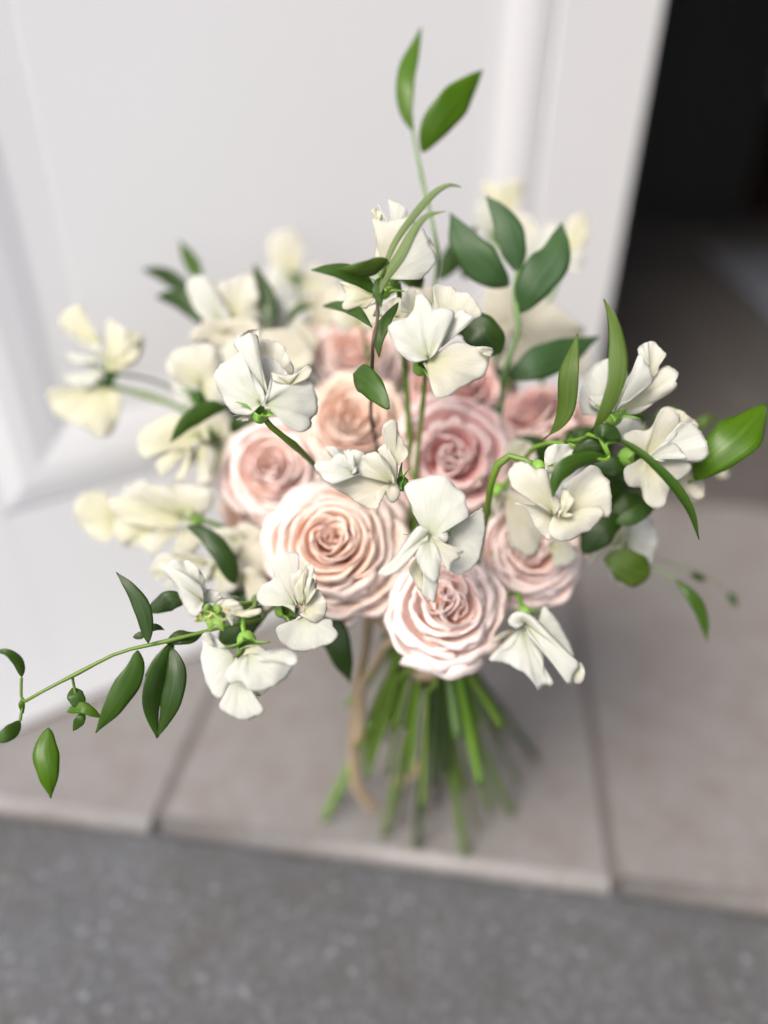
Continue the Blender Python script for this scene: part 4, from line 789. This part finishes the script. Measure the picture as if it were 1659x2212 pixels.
branch('long trailing branch reaching out to the lower left with hanging leaves', [(150, 1430, .345), (300, 1345, .347), (430, 1280, .35), (620, 1180, .353), (740, 1130, .355), (980, 1075, .358), (1200, 1020, .362), (1340, 985, .367), (1550, 945, .385), (1700, 860, .41)], M_STEM, .0008, [
 ('c7', [(880, 1085, .352), (850, 900, .35), (780, 770, .35), (690, 665, .352)], 100, 'dark', {'roll': 15}),
 ('c7', [(1110, 830, .375), (1020, 830, .372), (940, 865, .372), (862, 905, .374)], 120, 'dark', {'roll': 0, 'peak': .4}),
 ('c7', [(818, 1128, .346), (800, 1250, .342), (690, 1440, .34), (570, 1615, .342)], 146, 'mid', {'roll': 12, 'fold': .25}),
 ('c7', [(1010, 1085, .362), (940, 1260, .36), (905, 1450, .36), (932, 1648, .365)], 130, 'mid', {'roll': 20, 'fold': .3}),
 ('c7', [(1020, 1110, .358), (1040, 1260, .354), (1010, 1430, .354), (938, 1640, .36)], 136, 'dark', {'roll': -18, 'fold': .3}),
 ('c7', [(985, 1085, .363), (1060, 1050, .362), (1130, 1050, .364), (1210, 1020, .37)], 90, 'dark', {'roll': 20}),
 ('c7', [(1030, 1085, .366), (960, 1180, .366), (860, 1280, .368)], 76, 'dark', {'roll': 10}),
 ('c7', [(1300, 1085, .385), (1400, 1000, .383), (1480, 930, .385), (1560, 870, .39)], 190, 'dark', {'peak': .5}),
 ('c7', [(860, 1010, .36), (920, 990, .36), (975, 1005, .362)], 44, 'dark', {}),
 ('c7', [(790, 1050, .36), (840, 1035, .36), (870, 1000, .36)], 44, 'dark', {}),
 ('c7', [(130, 1285, .345), (105, 1195, .338), (40, 1140, .334), (-40, 1135, .335)], 62, 'mid', {'roll': 20, 'fold': .35}),
 ('c7', [(120, 1545, .345), (80, 1600, .34), (20, 1640, .337), (-60, 1650, .338)], 90, 'mid', {'roll': 15}),
 ('D', [(104, 1572, .345), (98, 1620, .340), (104, 1670, .338), (110, 1724, .342)], 52, 'bright', {'roll': -10, 'fold': .35, 'peak': .4}),
 ('c7', [(400, 1490, .352), (480, 1465, .350), (540, 1490, .350), (608, 1530, .353)], 70, 'bright', {'roll': 10}),
 ('c7', [(430, 1350, .354), (450, 1400, .351), (490, 1470, .352)], 90, 'mid', {'blunt': .4}),
 ('c7', [(495, 1490, .353), (475, 1540, .351), (435, 1605, .354)], 62, 'mid', {}),
 ('c7', [(140, 1410, .345), (130, 1450, .344), (140, 1500, .346)], 34, 'bright', {}),
 ('c7', [(1110, 388, .415), (1230, 450, .41), (1330, 570, .408), (1395, 735, .412)], 120, 'dark', {'roll': 10, 'peak': .62, 'blunt': .3}),
], 'c7', extra=[('c7', [(150, 1430, .345), (128, 1400, .345), (128, 1290, .345)]), ('c7', [(140, 1440, .345), (128, 1500, .345), (120, 1545, .345)]), ('c7', [(430, 1280, .35), (440, 1340, .352), (470, 1470, .352)])], seed=5)
branch('dark leaves on the upper left, blurred, fanning out behind the white sweet peas', [(900, 480, .53), (960, 620, .52), (1100, 900, .50), (1300, 1200, .49)], M_STEMD, .0012, [
 ('c2', [(960, 330, .52), (910, 250, .525), (870, 180, .53), (825, 95, .535)], 90, 'mid', {'roll': 10}),
 ('c2', [(900, 420, .52), (820, 350, .525), (720, 300, .53), (605, 268, .54)], 100, 'dark', {'roll': 20}),
 ('c2', [(960, 580, .50), (880, 480, .505), (790, 440, .51), (685, 432, .52)], 120, 'dark', {'roll': 10}),
 ('c2', [(1355, 620, .475), (1350, 500, .475), (1310, 370, .48), (1272, 240, .485)], 130, 'dark', {'roll': 10}),
 ('c2', [(1112, 1085, .425), (1000, 1100, .42), (880, 1170, .418), (772, 1295, .42)], 112, 'mid', {'roll': 15}),
 ('c2', [(1470, 570, .49), (1530, 500, .49), (1640, 480, .49)], 50, 'mid', {'roll': 10}),
 ('c2', [(1130, 1240, .47), (1200, 1180, .465), (1300, 1180, .465)], 120, 'dark', {}),
], 'c2', extra=[('c2', [(440, 885, .50), (600, 910, .50), (760, 960, .495), (900, 1030, .49)])], seed=6)
branch('short branch under the roses with a long dark leaf hanging left of the ribbon', [(640, 1040, .43), (700, 980, .44), (900, 1000, .46)], M_STEMD, .0012, [
 ('c6', [(600, 1000, .425), (640, 1150, .42), (690, 1330, .42), (765, 1540, .43)], 190, 'dark', {'roll': -12, 'fold': .2}),
 ('c6', [(320, 1110, .40), (350, 1060, .40), (420, 1020, .405)], 110, 'dark', {}),
 ('c6', [(60, 1180, .40), (100, 1060, .40), (160, 1000, .405)], 150, 'dark', {}),
], 'c6', seed=7)
# dark leaves deep between the flowers
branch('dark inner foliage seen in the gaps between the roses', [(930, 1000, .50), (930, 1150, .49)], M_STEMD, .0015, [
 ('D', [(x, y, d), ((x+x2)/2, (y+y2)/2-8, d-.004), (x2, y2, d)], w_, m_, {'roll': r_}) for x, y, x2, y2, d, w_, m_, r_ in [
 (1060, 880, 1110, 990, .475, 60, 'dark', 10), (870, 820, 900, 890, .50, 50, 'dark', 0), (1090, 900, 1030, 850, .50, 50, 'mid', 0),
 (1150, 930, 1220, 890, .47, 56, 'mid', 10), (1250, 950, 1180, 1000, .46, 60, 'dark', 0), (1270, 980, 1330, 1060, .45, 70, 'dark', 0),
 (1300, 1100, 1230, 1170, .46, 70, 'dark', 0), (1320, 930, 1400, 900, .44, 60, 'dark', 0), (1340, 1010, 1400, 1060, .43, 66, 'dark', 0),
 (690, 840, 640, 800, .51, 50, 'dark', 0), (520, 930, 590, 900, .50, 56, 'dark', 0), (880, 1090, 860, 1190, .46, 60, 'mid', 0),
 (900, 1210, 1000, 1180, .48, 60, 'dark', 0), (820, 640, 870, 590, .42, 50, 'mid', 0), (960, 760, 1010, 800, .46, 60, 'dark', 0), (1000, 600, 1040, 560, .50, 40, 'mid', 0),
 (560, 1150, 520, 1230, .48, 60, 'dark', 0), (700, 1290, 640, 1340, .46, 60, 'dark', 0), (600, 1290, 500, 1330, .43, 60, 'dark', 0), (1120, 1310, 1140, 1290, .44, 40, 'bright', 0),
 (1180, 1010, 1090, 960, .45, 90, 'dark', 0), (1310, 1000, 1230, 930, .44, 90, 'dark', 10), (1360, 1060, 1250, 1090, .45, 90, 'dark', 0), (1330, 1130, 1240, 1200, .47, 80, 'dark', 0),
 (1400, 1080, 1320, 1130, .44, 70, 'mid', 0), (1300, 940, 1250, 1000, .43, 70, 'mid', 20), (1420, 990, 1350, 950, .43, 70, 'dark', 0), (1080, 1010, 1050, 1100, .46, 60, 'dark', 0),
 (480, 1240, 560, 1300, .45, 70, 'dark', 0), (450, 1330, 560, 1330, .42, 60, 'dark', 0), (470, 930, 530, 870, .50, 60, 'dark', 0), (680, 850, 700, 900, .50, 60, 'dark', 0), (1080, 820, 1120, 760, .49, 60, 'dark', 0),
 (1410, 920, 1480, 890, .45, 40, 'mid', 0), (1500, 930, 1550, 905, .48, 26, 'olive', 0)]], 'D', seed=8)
# ribbon
def ribbon(name, pts, w0, mat, parent, roll=0, tw=0):
    n = 50; q = cr(pts, n); V = []; uv = []
    for i, p in enumerate(q):
        t = i/(n-1); tg = (q[min(i+1, n-1)]-q[max(i-1, 0)]).normalized(); vd = (CAM-p).normalized()
        s = tg.cross(vd).normalized(); a = math.radians(roll+tw*math.sin(t*5)); s = s*math.cos(a)+s.cross(tg)*math.sin(a); nn = s.cross(tg)
        for j in range(7):
            e = 2*j/6-1; V.append(p+s*w0*e+nn*w0*.22*(1-e*e)); uv.append((e, t*8))
    Fs = [(i*7+j, i*7+j+1, (i+1)*7+j+1, (i+1)*7+j) for i in range(n-1) for j in range(6)]
    return mesh(name, V, Fs, mat, parent, uv, thick=.0004)
rb = empty('ribbon', BIND+Vector((0, 0, -.02))); tag(rb, 'tan silk ribbon tied round the stems with tails hanging down on the left', 'ribbon')
V = []; Fs = []; n = 40
for k in range(n):
    for j, (h, r) in enumerate(((-.011, .0165), (-.006, .0172), (0, .0170), (.006, .0174), (.011, .0166))):
        an = 2*PI*k/n; r2 = r*(1+.03*math.sin(k*2.1+j)); V.append(BIND+Vector((math.cos(an)*r2, math.sin(an)*r2, h-.006+.001*math.sin(an*3))))
for k in range(n):
    for j in range(4): Fs.append((k*5+j, ((k+1) % n)*5+j, ((k+1) % n)*5+j+1, k*5+j+1))
mesh('band', V, Fs, M_RIB, rb, [(0, 0)]*len(V), thick=.0006)
ribbon('tail', [P(862, 1368, .452), P(822, 1340, .45), P(800, 1330, .455), P(790, 1400, .47), P(772, 1500, .50), P(765, 1600, .53), P(768, 1680, .56), P(785, 1720, .58), P(812, 1752, .60)], .0042, M_RIB, rb, 25, 25)
ribbon('tail', [P(870, 1380, .452), P(838, 1390, .455), P(815, 1430, .465), P(785, 1480, .48), P(778, 1540, .50), P(775, 1600, .52)], .0036, M_RIB, rb, 30, 20)
ribbon('tail', [P(900, 1420, .50), P(930, 1500, .53), P(925, 1600, .58), P(900, 1660, .61), P(850, 1690, .625)], .004, M_RIB, rb, 20, 30)
# the bare stalks that show among the cut ends, belonging to flowers above
for i, (lab, e, mt, r) in enumerate([
    ('green stalk ending between the third and fourth cut end, thick', (1000, 1700), M_STEM, .0030),
    ('dark stalk leaning right, at the back of the bare stems', (1090, 1600), M_STEMD, .0026),
    ('green stalk leaning left close behind the ribbon tail', (800, 1590), M_STEM, .0034),
    ('brown woody stalk in the middle of the bare stems', (940, 1735), M_BROWN, .0024),
    ('bright green stalk leaning left with its end lowest on the left', (722, 1735), M_STEMB, .0032),
    ('dark green stalk just right of the middle, behind the bright one', (1045, 1640), M_STEMD, .0028),
    ('thin pale stalk at the far right of the fan, short', (1120, 1690), M_STEM, .0018),
    ('thin bright stalk just left of the middle, beside the brown one', (912, 1765), M_STEMB, .0017),
    ('thin green stalk behind the left ribbon tail, ending high', (770, 1690), M_STEM, .0017),
    ('thin dark stalk between two longer green ones on the left', (860, 1770), M_STEMD, .0018),
    ('thin green stalk right of the longest cut end', (1030, 1790), M_STEM, .0016)]):
    en = onplane(*e, r); bp = BIND+Vector(((en.x-BIND.x)*.12, (en.y-BIND.y)*.1, 0))
    rt = empty('cut_stem', en); tag(rt, lab, 'stem', 'bare stems below the ribbon')
    tube('stalk', [bp+Vector((0, 0, .05)), bp, bp.lerp(en, .5)+Vector((.002*math.sin(i*3), 0, 0)), en], r*.9, r, mt, rt, 26, 10, (.6,))
    for k in range(2):
        q = bp.lerp(en, .45+.25*k); tube('node', [q, q+Vector((.004*(-1)**k, 0, .006))], .0011, .0005, mt, rt, 5, 6)
for o in bpy.data.objects:
    if '_org' in o: del o['_org']
